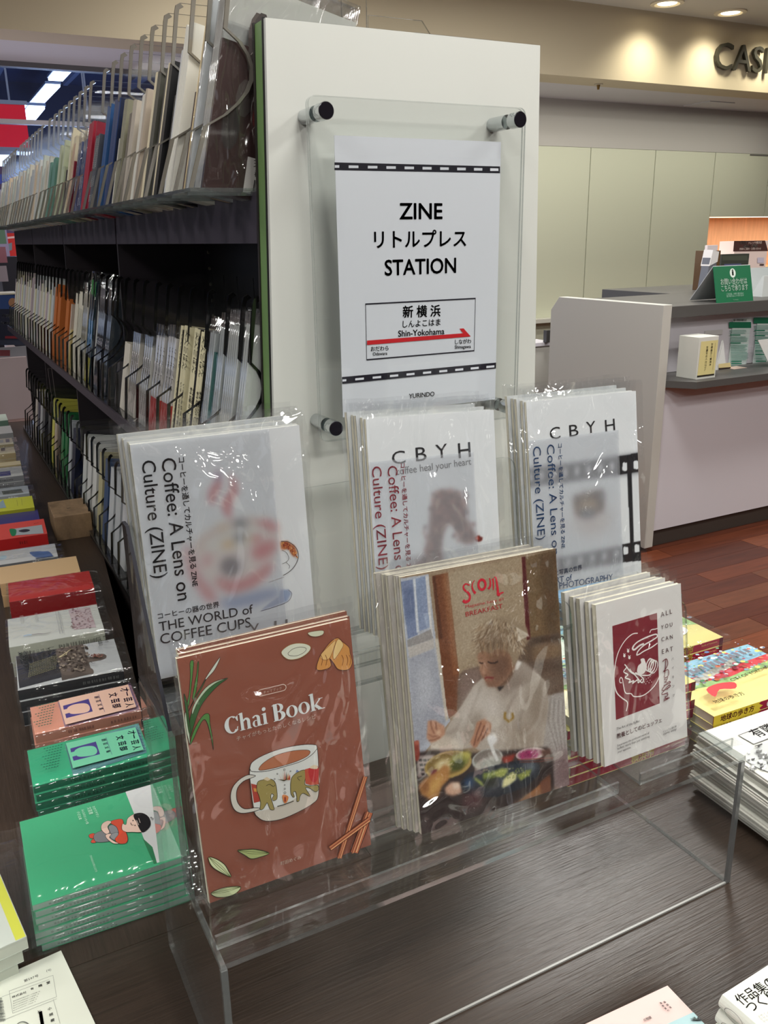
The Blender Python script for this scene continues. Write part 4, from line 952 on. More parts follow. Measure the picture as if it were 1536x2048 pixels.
def stem(x, y0, y1, wd=3.0, serif=True):
    poly([(x,y0),(x+wd,y0),(x+wd,y1),(x,y1)])
    if serif: poly([(x-1,y0),(x+wd+1,y0),(x+wd+1,y0+.7),(x-1,y0+.7)])
stem(15.6,0,17.6); poly([(14.4,17.0),(18.6,17.6),(18.6,16.6),(14.4,16.3)])
poly([(18.6,8.5)]+earc(21.4,8.0,3.6,3.6,150,0,10)+[(25,0),(22.0,0),(22.0,7.6)]+earc(20.8,7.4,1.4,2.4,0,150,6)); poly([(21.2,0),(26,0),(26,.7),(21.2,.7)])
poly([(28.0,9.2)]+earc(31.0,8.4,3.8,3.2,160,0,10)+[(34.8,0),(31.8,0),(31.8,8.2)]+earc(30.6,8.4,1.3,2.0,0,160,6)); bowl(30.3,3.2,3.2,3.4,2.1,60,300,.3); poly([(34.2,0),(36.2,0),(36.2,1),(34.2,1.4)])
stem(38.0,0,11.2); poly([(36.8,10.6),(41.0,11.2),(41.0,10.2),(36.8,10.0)]); poly([(39.5+1.9*math.cos(a/16*6.283),15.2+1.9*math.sin(a/16*6.283)) for a in range(16)])
stem(48.6,0,17.0,3.8); poly([(47.4,16.3),(52,17),(52,16.2),(47.4,15.6)])
bowl(52.4,12.6,6.0,4.4,3.2,-90,90,.22); bowl(52.4,4.6,7.2,4.9,4.0,-90,90,.2)
bowl(66.2,5.6,5.6,6.0,3.0,0,360,.25); bowl(78.2,5.6,5.6,6.0,3.0,0,360,.25)
stem(85.2,0,17.4,3.1); poly([(84.0,17.0),(88.3,17.4),(88.3,16.4),(84.0,16.0)]); poly([(88.3,5.0),(94.2,11.0),(95.6,11.0),(90.6,5.8),(96.2,0),(92.2,0),(88.3,4.2)]); poly([(92.6,11.0),(97,11.0),(97,10.4),(92.6,10.4)]); poly([(91.4,0),(98,0),(98,.7),(91.4,.7)])
A.text('チャイがもっとたのしくなるレシピ', (446,874), (975,722), (240,226,214), .006)
# mug
MW = (224,228,222)
A.fill(smooth([(532,1060),(570,1000),(700,940),(850,905),(960,900),(985,930),(994,1100),(992,1240),(960,1290),(860,1350),(740,1400),(640,1412),(585,1385),(560,1340),(540,1200)],True,4), (206,200,186))
A.fill(smooth([(532,1060),(570,1000),(700,940),(850,905),(960,900),(985,930),(994,1080),(993,1170),(900,1225),(760,1300),(600,1345),(566,1330),(545,1200)],True,4), MW)
A.line(smooth([(532,1060),(570,1000),(700,940),(850,905),(960,900),(985,930),(994,1100),(992,1240),(960,1290),(860,1350),(740,1400),(640,1412),(585,1385),(560,1340),(540,1200)],True,4), .0005, (36,26,24), closed=True)
tea = smooth([(592,1068),(620,1025),(700,975),(800,945),(900,935),(936,945),(920,975),(850,1010),(740,1045),(640,1068)],True,4)
A.fill(tea, (182,112,76)); A.line(tea, .0004, (60,30,22), closed=True)
A.line(smooth([(534,1062),(548,1080),(640,1078),(760,1048),(880,1010),(950,965),(984,925)],False,4), .0005, (36,26,24))
h1 = smooth([(570,1108),(520,1102),(460,1135),(415,1190),(403,1260),(425,1330),(470,1358),(540,1352),(602,1332),(575,1322),(500,1330),(458,1300),(442,1250),(450,1190),(490,1145),(545,1122)],True,4)
A.fill(h1, (214,212,200)); A.line(h1, .0005, (36,26,24), closed=True)
EL = (160,146,84)
def elephant(q, mirror=False):
    P = smooth(q, True, 4); A.fill(P, EL); A.line(P, .00045, (40,34,20), closed=True)
A.fill([(540,1160),(580,1170),(600,1280),(560,1290)], (176,66,52)); A.fill([(556,1190),(586,1196),(590,1216),(560,1214)], (214,150,70))
elephant([(585,1150),(620,1135),(670,1130),(700,1150),(712,1200),(714,1260),(690,1275),(682,1258),(692,1240),(680,1228),(672,1250),(690,1310),(694,1335),(668,1332),(650,1290),(640,1300),(620,1330),(600,1332),(604,1290),(592,1240),(578,1200)])
elephant([(806,1150),(820,1110),(860,1080),(900,1070),(906,1110),(900,1165),(940,1175),(985,1170),(992,1200),(970,1215),(930,1190),(905,1190),(935,1240),(925,1243),(890,1225),(868,1245),(862,1275),(848,1280),(846,1250),(838,1215),(822,1220),(830,1248),(820,1250),(806,1220)])
A.line(smooth([(640,1175),(665,1165),(690,1180),(700,1168)],False,3),.0004,(40,34,20)); A.line(smooth([(868,1140),(850,1120),(880,1110)],False,3),.0004,(40,34,20))
A.fill([(900,1065),(985,1040),(994,1060),(993,1165),(940,1170),(905,1160)], (196,84,60)); A.fill(smooth([(925,1060),(985,1045),(992,1100),(975,1150),(940,1140)],True,3), (190,44,48)); A.fill(smooth([(930,1055),(960,1035),(985,1045),(980,1062)],True,3), (226,210,180))
A.fill([(620,1130),(645,1115),(672,1132),(650,1142)], (226,206,170)); A.fill([(838,1085),(846,1066),(862,1078)], (120,140,190))
for a in range(0,7): A.fill([(735+10*a-(a-3)*3,1135),(728+12*a,1096-8*(3-abs(a-3))),(742+10*a,1135)], [(202,84,56),(90,80,60),(214,150,90)][a%3])
A.fill([(715,1130),(760,1144),(810,1118),(765,1134)], (70,66,48)); A.fill(smooth([(748,1240),(768,1235),(790,1250),(778,1285),(760,1288)],True,3),(214,130,70)); A.line(smooth([(715,1312),(760,1300),(825,1276)],False,3),.0008,(60,56,40)); A.fill([(762,1250),(772,1250),(772,1280),(762,1280)],(150,50,40))
for x,y,r in ((762,1066,6),(715,1094,4),(803,1076,4),(697,1128,4),(764,1168,4),(765,1194,5),(766,1220,7)): A.line(arc(x,y,r,r,n=10),.0003,(40,30,26),closed=True)
# cardamom pods
for q, cc_ in (([(448,1606),(500,1600),(570,1598),(660,1624),(600,1650),(540,1662),(500,1640)],(176,190,124)),([(255,1650),(310,1665),(360,1700),(385,1740),(404,1783),(350,1760),(290,1725),(262,1690)],(196,206,164)),([(270,1892),(330,1862),(400,1848),(468,1850),(440,1890),(380,1915),(310,1918)],(190,200,156))):
    P = smooth(q, True, 4); A.fill(P, cc_); A.line(P, .0006, (40,44,26), closed=True); a, b = q[0], q[3 if len(q) < 8 else 4]
    A.line([a, b], .0004, (84,96,50)); A.line(smooth([a,((a[0]+b[0])/2+6,(a[1]+b[1])/2-14),b],False,4), .0003, (84,96,50)); A.line(smooth([a,((a[0]+b[0])/2-6,(a[1]+b[1])/2+14),b],False,4), .0003, (84,96,50))
# cinnamon sticks
def stick(p, q, wd):
    A.line([p,q], wd, (58,28,20)); A.line([p,q], wd*.84, (168,96,66)); 
    for k, c in ((-.26,(216,178,128)),(-.05,(120,60,40)),(.2,(196,140,98)),(.34,(110,52,36))):
        dx, dy = q[0]-p[0], q[1]-p[1]; l = math.hypot(dx,dy); ox_, oy_ = -dy/l*wd*k*2290*3.357/3.357*1.0, dx/l*wd*k*2290
        A.line([(p[0]+ox_*3.0,p[1]+oy_*3.0),(q[0]+ox_*3.0,q[1]+oy_*3.0)], wd*.10, c)
A.h += .0001
stick((1330,1350),(1232,1650),.0085); stick((1302,1110),(1130,1670),.0050); stick((1330,1395),(1066,1590),.0058)
A.text('町田めぐみ', (736,1702), (872,1658), (236,222,206), .004)
A.obj('cover_print', ch); sleeve(pl,.148,.21,ch,h=.0012,top=.003,side=.004,bot=.006,amp=.0012,seed=3)
sleeve(pl,.148,.05,ch,h=-.020,top=.0,side=.012,bot=.012,amp=.0008,seed=9,name='sleeve_back')

# 2. breakfast magazine
pl, so = faceout('breakfast magazine with a photo of a blond person eating at a low table', (-.081,-.3168,-.3241+O_+.004), R(-.39), R(10.94), R(-1.35), .168,.238,.0042,(190,184,176), 4, .0046, 'breakfast magazines',
    'breakfast magazine, %s copy counting back from the front', du=-.0036, back_dv=.0008)
r = Raster(pl,.168,.238,400,566,(150,130,106)); r.x0, r.y0, r.sc = 760, 1090, 3.4125
P_ = r.poly; Sx = r.stroke
P_([(130,230),(330,200),(380,640),(480,1200),(250,1480),(180,760)],(176,182,192))
P_([(140,250),(228,232),(258,610),(190,640)],(122,136,166)); P_([(150,300),(226,290),(244,480),(180,520)],(104,118,150),4)
P_([(232,230),(310,212),(345,560),(262,590)],(134,150,178)); P_([(225,230),(240,228),(268,590),(250,600)],(206,212,218),1)
P_([(310,215),(330,212),(362,640),(345,642)],(206,206,204),1); P_([(185,650),(345,575),(365,640),(190,700)],(150,148,146)); P_([(190,700),(365,640),(372,705),(200,775)],(186,182,176))
P_([(200,775),(372,708),(458,1200),(236,1420)],(160,164,174),2); P_([(250,820),(330,780),(380,1000),(260,1180)],(178,182,190),9)
P_([(372,640),(398,640),(466,1190),(448,1205)],(196,188,172),1.5)
P_([(355,212),(466,188),(540,880),(525,1140),(470,1185),(452,1100),(400,640)],(112,66,40)); P_([(420,200),(466,190),(535,880),(500,900)],(134,82,50),3); P_([(358,212),(376,208),(428,640),(404,640)],(84,48,30),1.5)
P_([(466,190),(966,84),(1003,640),(900,780),(680,830),(540,880)],(160,142,116)); P_([(470,190),(700,140),(760,480),(560,850)],(170,154,130),14)
P_([(990,82),(1200,36),(1230,640),(1028,650)],(112,90,62)); P_([(1080,60),(1200,36),(1230,640),(1130,600)],(86,66,44),10); P_([(965,84),(992,79),(1027,645),(1000,648)],(84,28,28),1)
P_([(535,900),(560,862),(680,826),(990,690),(1030,630),(1226,600),(1262,1020),(1150,1030),(700,1100),(525,1130)],(104,86,72),2); P_([(530,920),(600,850),(700,840),(680,1000),(540,1110)],(128,108,98),6)
P_([(1040,640),(1226,606),(1230,650),(1040,672)],(64,48,34),4); P_([(985,700),(1232,670),(1240,760),(1000,800)],(122,100,76),5); P_([(1080,800),(1240,790),(1250,850),(1090,870)],(84,68,56),8); P_([(1000,680),(1030,675),(1040,900),(1010,900)],(74,58,48),8)
P_([(1130,1030),(1256,1000),(1310,1680),(1180,1640),(1090,1330)],(166,160,154),2)
for k in range(9): Sx([(1150+k*14,1040+k*4),(1130+k*17,1200),(1200+k*9,1400)],4,(120,112,108) if k%2 else (198,194,190),1.5,.7)
P_([(1190,1420),(1290,1400),(1310,1680),(1170,1660)],(120,96,96),16); r.noise(4,1,3)
# hoodie
P_([(475,1215),(560,1090),(640,960),(700,905),(760,960),(880,940),(920,870),(1000,850),(1080,880),(1130,930),(1150,1100),(1130,1240),(1110,1400),(1000,1440),(740,1440),(640,1380),(420,1420),(350,1400),(340,1330),(430,1300)],(180,170,158),1.5)
P_([(905,870),(930,790),(990,800),(1060,860),(1080,900),(980,960),(850,980),(800,1000),(790,985),(880,940)],(162,150,138),3); P_([(905,860),(935,786),(968,800),(940,850)],(226,222,214),2)
P_([(900,900),(1010,880),(960,960),(850,1040),(800,1000)],(128,114,102),10,.8); P_([(1020,920),(1130,940),(1140,1200),(1040,1250),(1000,1100)],(136,122,106),12,.8)
P_([(560,1110),(650,970),(720,960),(690,1130),(620,1250),(520,1240)],(196,188,178),10); P_([(700,1050),(790,1020),(830,1180),(760,1220),(690,1180)],(206,200,192),12,.7)
P_([(850,1200),(1000,1180),(1100,1300),(1080,1410),(860,1420)],(150,136,120),14,.8); P_([(640,1130),(700,1150),(680,1260),(600,1330),(560,1290)],(140,128,114),9,.7)
for a in ([(690,960),(640,1080),(600,1180)],[(1010,1040),(960,1160),(940,1280)],[(1090,1180),(1020,1260),(930,1300)],[(560,1180),(520,1260),(440,1300)],[(930,1010),(880,1100),(850,1200)]): Sx(a,9,(122,108,94),4,.8)
for a in ([(1120,1030),(1090,1190),(1010,1290)],[(660,1000),(620,1120),(540,1230)],[(770,1080),(780,1180),(760,1260)]): Sx(a,8,(218,212,204),4,.8)
P_([(350,1330),(420,1290),(520,1330),(560,1400),(420,1430),(355,1410)],(196,184,168),4)
Sx([(855,1140),(850,1180),(878,1205),(908,1180),(902,1145)],16,(150,118,50),1.5); P_([(866,1150),(890,1150),(886,1180),(872,1182)],(186,178,164),2)
# neck, face
P_([(780,880),(900,840),(905,880),(860,950),(815,990),(780,960)],(112,84,64),3); P_([(800,970),(850,960),(815,998)],(44,40,40),1.5)
P_([(668,740),(690,720),(880,700),(905,780),(905,850),(860,920),(800,965),(740,965),(700,900),(676,850),(690,820),(672,790)],(150,112,88),2)
P_([(740,760),(880,740),(900,850),(830,940),(770,930)],(98,70,54),10,.8); P_([(672,760),(700,745),(716,900),(690,860)],(182,144,116),4); P_([(664,735),(720,735),(716,800),(680,800)],(150,112,88),4)
P_([(700,840),(722,835),(726,870),(706,878)],(160,120,96),3); Sx([(700,800),(696,850),(698,880),(716,892),(732,884)],7,(110,72,54),1.5,.8); P_([(690,850),(706,840),(712,880),(698,884)],(196,154,128),3,.8); Sx([(714,910),(734,902),(752,906),(778,908)],12,(122,48,46),1); Sx([(722,922),(748,930),(768,922)],8,(160,96,84),1.5,.8); Sx([(734,796),(756,806),(784,806),(806,794)],9,(46,30,24),1); Sx([(676,800),(690,808),(704,806)],8,(50,32,26),1); Sx([(728,770),(780,760),(816,774)],7,(120,88,60),1.5); Sx([(674,776),(700,770)],6,(120,88,60),1.5); P_([(700,930),(760,940),(800,930),(790,965),(740,968)],(118,84,66),4,.7); P_([(893,780),(920,770),(918,850),(898,860)],(138,98,74),3)
Sx([(900,800),(905,830),(910,870)],4,(200,190,170),1)
# hair
P_([(640,700),(655,620),(700,540),(780,500),(860,488),(930,510),(960,540),(1000,560),(1012,600),(985,660),(960,740),(930,800),(908,830),(895,770),(880,740),(850,720),(800,700),(760,740),(700,720),(668,740),(650,760)],(150,132,108),2)
rs = random.Random(5)
for k in range(330):
    t = rs.random(); x = 652+t*318; y = 500+abs(t-.45)**1.5*200+rs.random()**1.2*165; L = 24+rs.random()*48; a = R(112-75*(t-.40)+rs.uniform(-30,30)); c = rs.choice([(206,192,168),(120,96,72),(178,158,130),(92,72,54),(222,212,194),(150,126,98)])
    Sx([(x,y),(x+math.cos(a)*L*.5+rs.uniform(-6,6),y+math.sin(a)*L*.5),(x+math.cos(a)*L,y+math.sin(a)*L)],3+rs.random()*4,c,1,.7)
P_([(700,600),(800,580),(880,640),(860,720),(760,730),(690,700)],(96,76,58),12,.5)
for k in range(16): x = 930+k*5; Sx([(x,560+k*3),(x+20,600+k*2),(x+8,660-k*3)],4,(228,222,206),1,.7)
for k in range(9): Sx([(680+k*24,655+(k%3)*8),(690+k*22,700),(700+k*21,745+(k%2)*12)],6,(158,130,98) if k%2 else (110,84,60),1.2,.9)
# hands
SK = (176,128,100)
P_([(325,1200),(372,1196),(440,1235),(444,1290),(400,1330),(350,1350),(318,1320)],(188,142,114),2); 
for a in ([(345,1200),(352,1250),(372,1290)],[(380,1210),(384,1250),(392,1290)],[(330,1290),(360,1310),(394,1300)],[(330,1335),(370,1330),(410,1310)]): Sx(a,8,(120,74,56),1.5,.8); 
P_([(378,1268),(412,1262),(412,1296),(386,1300)],(214,176,146),2)
P_([(660,1210),(720,1180),(766,1215),(750,1290),(690,1330),(660,1380),(640,1385),(612,1350),(640,1290)],SK,2)
for a in ([(690,1210),(660,1290),(640,1370)],[(712,1230),(690,1290),(664,1340)],[(735,1250),(712,1300),(690,1335)]): Sx(a,8,(104,62,48),1.5,.85)
P_([(705,1185),(780,1160),(830,1190),(810,1240),(770,1260),(755,1215)],(196,188,176),3); Sx([(620,1350),(560,1390),(520,1420)],4,(196,180,160),1); Sx([(392,1330),(430,1400),(440,1450)],4,(206,196,180),1)
# table and dishes
P_([(236,1420),(350,1400),(560,1400),(640,1420),(1140,1380),(1180,1440),(1190,1700),(1000,1700),(700,1990),(275,2010)],(46,34,32),3)
P_([(250,1440),(370,1430),(380,1560),(260,1590)],(150,136,132),2)
for i in range(4):
    for j in range(4): P_([(262+i*30+j*6,1462+j*32),(284+i*30+j*6,1460+j*32),(290+i*30+j*6,1476+j*32),(268+i*30+j*6,1478+j*32)],(44,36,38),1)
P_([(228,1345),(262,1336),(272,1420),(262,1470),(236,1475)],(138,58,44),1.5); P_([(232,1340),(264,1334),(266,1360),(234,1366)],(176,96,76),1.5)
P_(arc(465,1500,165,92,rot=-14),(176,150,84),1.5); P_(arc(462,1492,148,76,rot=-14),(128,104,52),2)
P_([(370,1500),(420,1460),(490,1460),(480,1530),(400,1560)],(212,196,150),4); P_([(490,1440),(560,1415),(620,1425),(600,1490),(510,1540),(470,1500)],(140,140,66),3); P_([(480,1500),(540,1455),(580,1480),(560,1530),(490,1545)],(70,76,30),3); P_([(350,1540),(390,1530),(380,1580),(345,1575)],(110,44,54),2)
for k in range(26): x = 370+rs.random()*120; y = 1450+rs.random()*90; Sx([(x,y),(x+14,y-8)],5,rs.choice([(232,222,186),(196,176,120),(160,140,90)]),1)
P_([(540,1420),(600,1400),(628,1430),(600,1460)],(196,186,96),3,.8)
P_(arc(732,1460,108,66,rot=-16),(186,190,184),1.2); P_(arc(732,1452,96,54,rot=-16),(128,120,112),1.5); P_([(690,1470),(800,1430),(820,1470),(770,1505),(700,1500)],(198,194,190),4); P_([(630,1490),(838,1440),(820,1520),(740,1560),(660,1545)],(160,162,152),3,.9)
P_([(730,1320),(752,1310),(790,1420),(812,1470),(792,1478),(764,1420)],(216,216,212),1.2); P_([(735,1300),(780,1290),(806,1330),(770,1370),(740,1345)],(226,226,224),3)
P_(arc(1030,1425,104,42,rot=-8),(206,196,188),1.2); P_(arc(1022,1424,88,32,rot=-8),(166,120,130),2); P_([(940,1430),(1010,1400),(1080,1420),(1060,1450),(960,1465)],(150,40,92),3)
for k in range(26): x = 940+rs.random()*130; y = 1405+rs.random()*48; Sx([(x,y),(x+10,y-8)],4,rs.choice([(196,60,120),(110,24,70),(226,170,196)]),.8)
P_([(830,1450),(930,1420),(900,1480),(850,1500)],(150,52,38),3)
P_([(548,1620),(600,1560),(760,1510),(940,1470),(1040,1470),(1090,1500),(1090,1560),(1000,1650),(800,1720),(640,1720),(565,1690)],(22,30,42),1.2); P_([(570,1620),(640,1570),(800,1520),(960,1486),(1060,1500),(1050,1560),(900,1620),(700,1670),(600,1670)],(34,44,58),3)
P_([(980,1480),(1050,1480),(1072,1510),(1040,1550),(1000,1530)],(120,128,134),7,.8); P_([(575,1600),(630,1590),(640,1640),(590,1660)],(40,80,120),5,.8)
for q_, c in (([(640,1580),(700,1620),(720,1650),(690,1640),(645,1600)],(176,186,96)),([(700,1560),(790,1540),(780,1600),(740,1640),(705,1610)],(120,136,60)),([(840,1600),(900,1550),(930,1560),(930,1600),(880,1640),(830,1660)],(222,218,160)),([(930,1570),(1000,1540),(1036,1530),(1020,1570),(960,1610)],(140,150,70)),([(770,1550),(830,1520),(880,1530),(850,1580),(790,1590)],(156,166,84))): P_(q_,c,2.5)
for k in range(90): x = 700+rs.random()*320; y = 1535+rs.random()*70-(x-700)*.06; Sx([(x,y),(x+6,y-5)],7,rs.choice([(176,182,100),(110,124,50),(210,206,140),(84,96,40),(150,160,80)]),1,.9)
P_([(700,1600),(800,1585),(810,1640),(720,1660)],(24,30,20),4)
P_([(1096,1400),(1160,1390),(1172,1460),(1120,1470)],(90,58,46),3); Sx([(940,1466),(1060,1460),(1182,1452)],7,(120,52,40),.8); Sx([(950,1482),(1090,1478),(1182,1464)],7,(96,40,32),.8)
P_([(262,1640),(310,1590),(400,1540),(440,1495),(475,1520),(470,1600),(420,1650),(400,1720),(340,1740),(280,1700)],(176,124,68),3); P_([(320,1640),(400,1580),(440,1560),(400,1660),(350,1720)],(204,160,90),6); P_([(280,1640),(330,1600),(330,1680),(290,1690)],(140,90,50),5)
P_([(440,1660),(480,1620),(540,1620),(560,1690),(500,1712),(450,1700)],(206,166,140),3); P_([(490,1625),(540,1625),(546,1660),(500,1665)],(228,206,186),3)
P_([(940,1760),(1140,1590),(1160,1600),(1160,1700),(1090,1700),(1000,1780)],(150,100,58),2); P_([(1090,1620),(1160,1560),(1170,1700),(1100,1710)],(110,66,44),3)
P_([(560,1720),(640,1670),(700,1690),(690,1790),(560,1800)],(84,56,58),8); P_([(900,1760),(1090,1700),(1170,1690),(1170,1780),(920,1800)],(110,84,66),6)
r.noise(3.0,.8,9)
r.obj('cover_photo', so)
A = Art(pl, 760, 1090, 3.4125, h0=.0004); RD = (206,30,52)
for pts, w0, w1 in (([(610,275),(585,265),(568,282),(575,305),(600,325),(612,350),(605,378),(580,388),(566,376)],.0012,.0030),([(645,240),(630,262),(628,290),(640,318),(652,328)],.0006,.0026),([(745,225),(752,250),(750,280),(738,300)],.0010,.0026),([(768,228),(772,262),(772,306)],.0022,.0010),([(778,220),(790,225),(800,290),(805,345)],.0010,.0030),([(805,345),(820,330),(842,322)],.0030,.0008)):
    A.line(smooth(pts,False,5), w0, RD, w1)
A.line(smooth(arc(694,270,24,34,n=12),True,3), .0024, RD, closed=True)
A.text('Magazine Issue #1', (582,430), (840,376), (190,62,62), .0, hgt=20); A.text('BREAKFAST', (584,488), (836,430), (178,38,44), .0, hgt=32); A.obj('title_print', so)
sleeve(pl,.168,.238,so,h=.0008,top=.006,side=.007,bot=.008,amp=.0012,seed=5)

# 3. buffet book
pl, bf = faceout('white book with maroon panel and line drawing of a plate and tongs', (.1367,-.3133,-.3295+O_+.006), R(1.93), R(10.8), R(-1.38), .12,.17,.0052,(224,222,218), 4, .0072, 'buffet books',
    'buffet book, %s copy counting back from the front', du=-.0034, back_dv=.0026)
A = Art(pl, 1100, 1100, 3.413); MR = (124,30,44); BK = (44,30,32)
A.fill([(425,519),(730,429),(748,1047),(450,1160)], MR)
WL = (240,236,230)
A.line(smooth([(598,568),(560,575),(510,620),(465,700),(442,800),(438,900),(460,980),(520,1030)],False,5),.0011,WL)
A.line(smooth([(443,800),(436,850),(448,960),(490,1010),(528,1040),(520,1100)],False,5),.0011,WL)
A.line(smooth([(473,890),(482,870),(494,882),(500,920),(515,975),(552,980),(575,1000),(640,990),(710,930),(748,860)],False,5),.0011,WL); A.line(smooth([(473,890),(478,905),(490,905)],False,4),.0010,WL)
A.line(smooth([(680,566),(690,545),(715,540),(733,535)],False,4),.0010,WL)
A.line(smooth([(572,650),(600,625),(660,595),(720,575),(730,592),(690,620),(640,650),(600,690),(590,718)],False,5),.0015,WL); A.line(smooth([(590,718),(610,710),(640,690),(690,665),(732,635)],False,5),.0013,WL); A.line(smooth([(572,650),(562,672),(575,680),(600,660),(618,648),(640,640)],False,5),.0020,WL)
for x,y,rr in ((532,690,8),(506,722,8),(540,735,8)):
    A.fill(arc(x,y,rr,rr*1.3,n=12),WL); A.line([(x-8,y-16),(x,y-8),(x+8,y-16)],.0008,WL)
A.fill(smooth([(592,830),(600,790),(620,770),(616,745),(640,740),(648,760),(660,800),(640,840),(610,850)],True,4),WL)
for k in range(6): A.line(smooth(arc(672+k*7,782+k*3,16+(k%2)*6,44,n=14,rot=16),True,2),.0010,WL,closed=True)
A.line(smooth([(506,780),(520,800),(500,830),(530,850),(510,870),(545,885),(535,905),(570,890),(560,910),(595,885),(600,905),(625,880)],False,4),.0013,WL)
A.line(smooth([(520,795),(545,830),(575,850),(600,880),(625,905),(635,880),(610,855),(580,835)],False,4),.0012,WL); A.line(smooth([(540,810),(560,835),(600,850),(640,855),(680,850),(710,810)],False,4),.0011,WL)
for x,y in ((655,880),(668,872),(680,888),(660,895),(672,905),(640,900),(650,912),(690,900)): A.fill(arc(x,y,2.6,3,n=8),WL)
for t_, a, b in (('ALL',(754,457),(830,432)),('YOU',(756,541),(832,519)),('CAN',(758,624),(834,603)),('EAT',(762,709),(836,686))): A.text(' '.join(t_),a,b,(92,30,40),.004)
A.text('バイキング',(822,735),(838,1010),BK,0) if 0 else None
for k, ch_ in enumerate('バイキング'): A.text(ch_, (826+k*1.8,752+k*62), (840+k*1.8,748+k*62), BK, 0)
sc_ = [(764,760),(790,742),(800,775),(785,810),(770,830),(800,815),(806,845),(790,870),(772,862)]
A.line(smooth([(786,745),(784,790),(778,860)],False,4),.0010,(110,34,46)); A.line(smooth(sc_,False,4),.0011,(110,34,46),.0007)
A.line(smooth([(800,872),(786,886),(778,878),(800,862),(790,892),(776,900),(796,900)],False,4),.0008,(110,34,46)); A.line(smooth([(772,925),(815,905),(806,898),(770,935),(762,958),(800,945)],False,4),.0011,(110,34,46)); A.line(smooth([(770,960),(815,930),(806,922),(768,965),(760,985),(800,972)],False,4),.0011,(110,34,46)); A.line(smooth([(790,985),(800,980),(796,995),(780,1000),(790,1012),(800,1004)],False,4),.0009,(110,34,46)); A.line([(770,1018),(812,1008)],.0008,(110,34,46)); A.line(smooth([(770,1028),(800,1014),(806,1000)],False,3),.0009,(110,34,46))
A.text('The Art of the Buffet',(450,1228),(606,1172),BK,.0); A.text('教養としてのビュッフェ',(452,1284),(758,1170),(100,30,36),.02)
A.text('Experience the profound world of',(455,1340),(672,1252),BK,0); A.text('buffets: more than just satisfying',(455,1362),(674,1276),BK,0); A.text('your appetite.',(456,1385),(548,1350),BK,0)
A.text('ビュッフェ愛好家',(768,1244),(858,1206),BK,.0); A.text('comic essay',(768,1262),(858,1226),BK,0)
A.obj('cover_print', bf); sleeve(pl,.12,.17,bf,h=.0008,top=.005,side=.004,bot=.004,amp=.0008,seed=8)

# 4-6. coffee zines with tracing-paper bands
def band(pl, u0, v0, u1, v1, t, h=.0011): return pbox(MB(), pl, u0, v0, u1, v1, h, h+.0001).obj('tracing_band', TRACE, t)
cov = (226,230,232)
pl, z1 = faceout('white coffee cup zine under a tracing-paper band, black sideways title, back left', (-.2715,-.1855,-.1785+O_+.0045), R(-3.1), R(4.6), R(.5), .148,.21,.0036,cov, 4, .0042, 'coffee cup zines',
    'white coffee cup zine, %s copy counting back from the front', du=-.0016)
r = Raster(pl,.148,.21,190,270,cov); r.x0, r.y0, r.sc = 220, 840, 3.49; P_ = r.poly; Sx = r.stroke
def blur_art(r, f, k):
    base = r.im.copy(); f(); 
    for c in range(3): r.im[...,c] = r.blur(r.im[...,c], k)
def a1():
    P_([(740,340),(775,400),(770,470),(740,520),(720,600),(690,560),(690,500),(740,430)],(196,96,104),2); P_([(745,345),(772,400),(750,430),(735,400)],(110,110,160),2)
    P_([(830,370),(880,430),(890,500),(850,560),(840,640),(850,700),(800,650),(780,580),(840,500),(850,440)],(200,92,96),2)
    P_(arc(880,830,290,120,rot=-16),(206,170,150),4); P_(arc(880,835,262,100,rot=-16),(222,218,210),4)
    P_([(600,900),(700,950),(900,900),(1100,800),(1170,760),(1170,900),(1120,1040),(1040,1160),(880,1230),(720,1180),(620,1060)],(226,214,206),3)
    P_([(520,900),(560,1080),(660,1240),(760,1290),(720,1200),(620,1090),(570,960),(540,870)],(210,110,110),4)
    P_([(740,1090),(830,1130),(950,1110),(1060,1040),(1130,980),(1120,1060),(1000,1160),(850,1210),(760,1160)],(204,96,98),4)
    P_([(1010,880),(1110,840),(1170,860),(1130,930),(1040,980),(990,940)],(206,96,98),4); P_([(1020,710),(1100,700),(1160,740),(1150,780),(1090,750)],(208,96,104),3)
    P_(arc(842,1022,68,64),(88,72,76),3); P_(arc(910,722,48,26),(84,92,100),3); P_(arc(905,822,44,26),(96,104,110),3); P_([(790,850),(850,830),(870,880),(820,900),(780,890)],(224,176,110),4); P_([(1000,810),(1050,800),(1050,850),(1000,850)],(210,100,100),3); P_([(930,820),(1000,810),(980,860)],(224,180,120),4); P_([(750,740),(810,730),(800,770)],(224,190,120),4)
    P_([(650,960),(700,930),(700,1000),(660,1030)],(210,130,130),4)
    P_([(760,1260),(900,1225),(1100,1180),(1200,1185),(1180,1230),(1000,1290),(820,1320)],(130,150,190),4)
blur_art(r, a1, 3.2)
P_([(1190,1186),(1245,1182),(1266,1210),(1240,1262),(1160,1296),(1050,1330),(1110,1280),(1180,1230)],(150,166,196),1)
rs = random.Random(2)
P_([(1190,850),(1240,845),(1290,880),(1306,930),(1290,955),(1265,940),(1250,900),(1195,905)],(196,110,60),1)
for k in range(60): x = 1190+rs.random()*100; y = 848+rs.random()*80; 
r.obj('cover_picture', z1)
A = Art(pl, 220, 840, 3.49, h0=.0004)
for k in range(46):
    t_ = k/45; x = 1196+100*t_+rs.uniform(-4,8); y = 862+ (t_**2)*80+rs.uniform(-14,20); A.fill(arc(x,y,5,7,n=7), rs.choice([(206,120,60),(170,70,40),(224,160,90),(140,60,36)]))
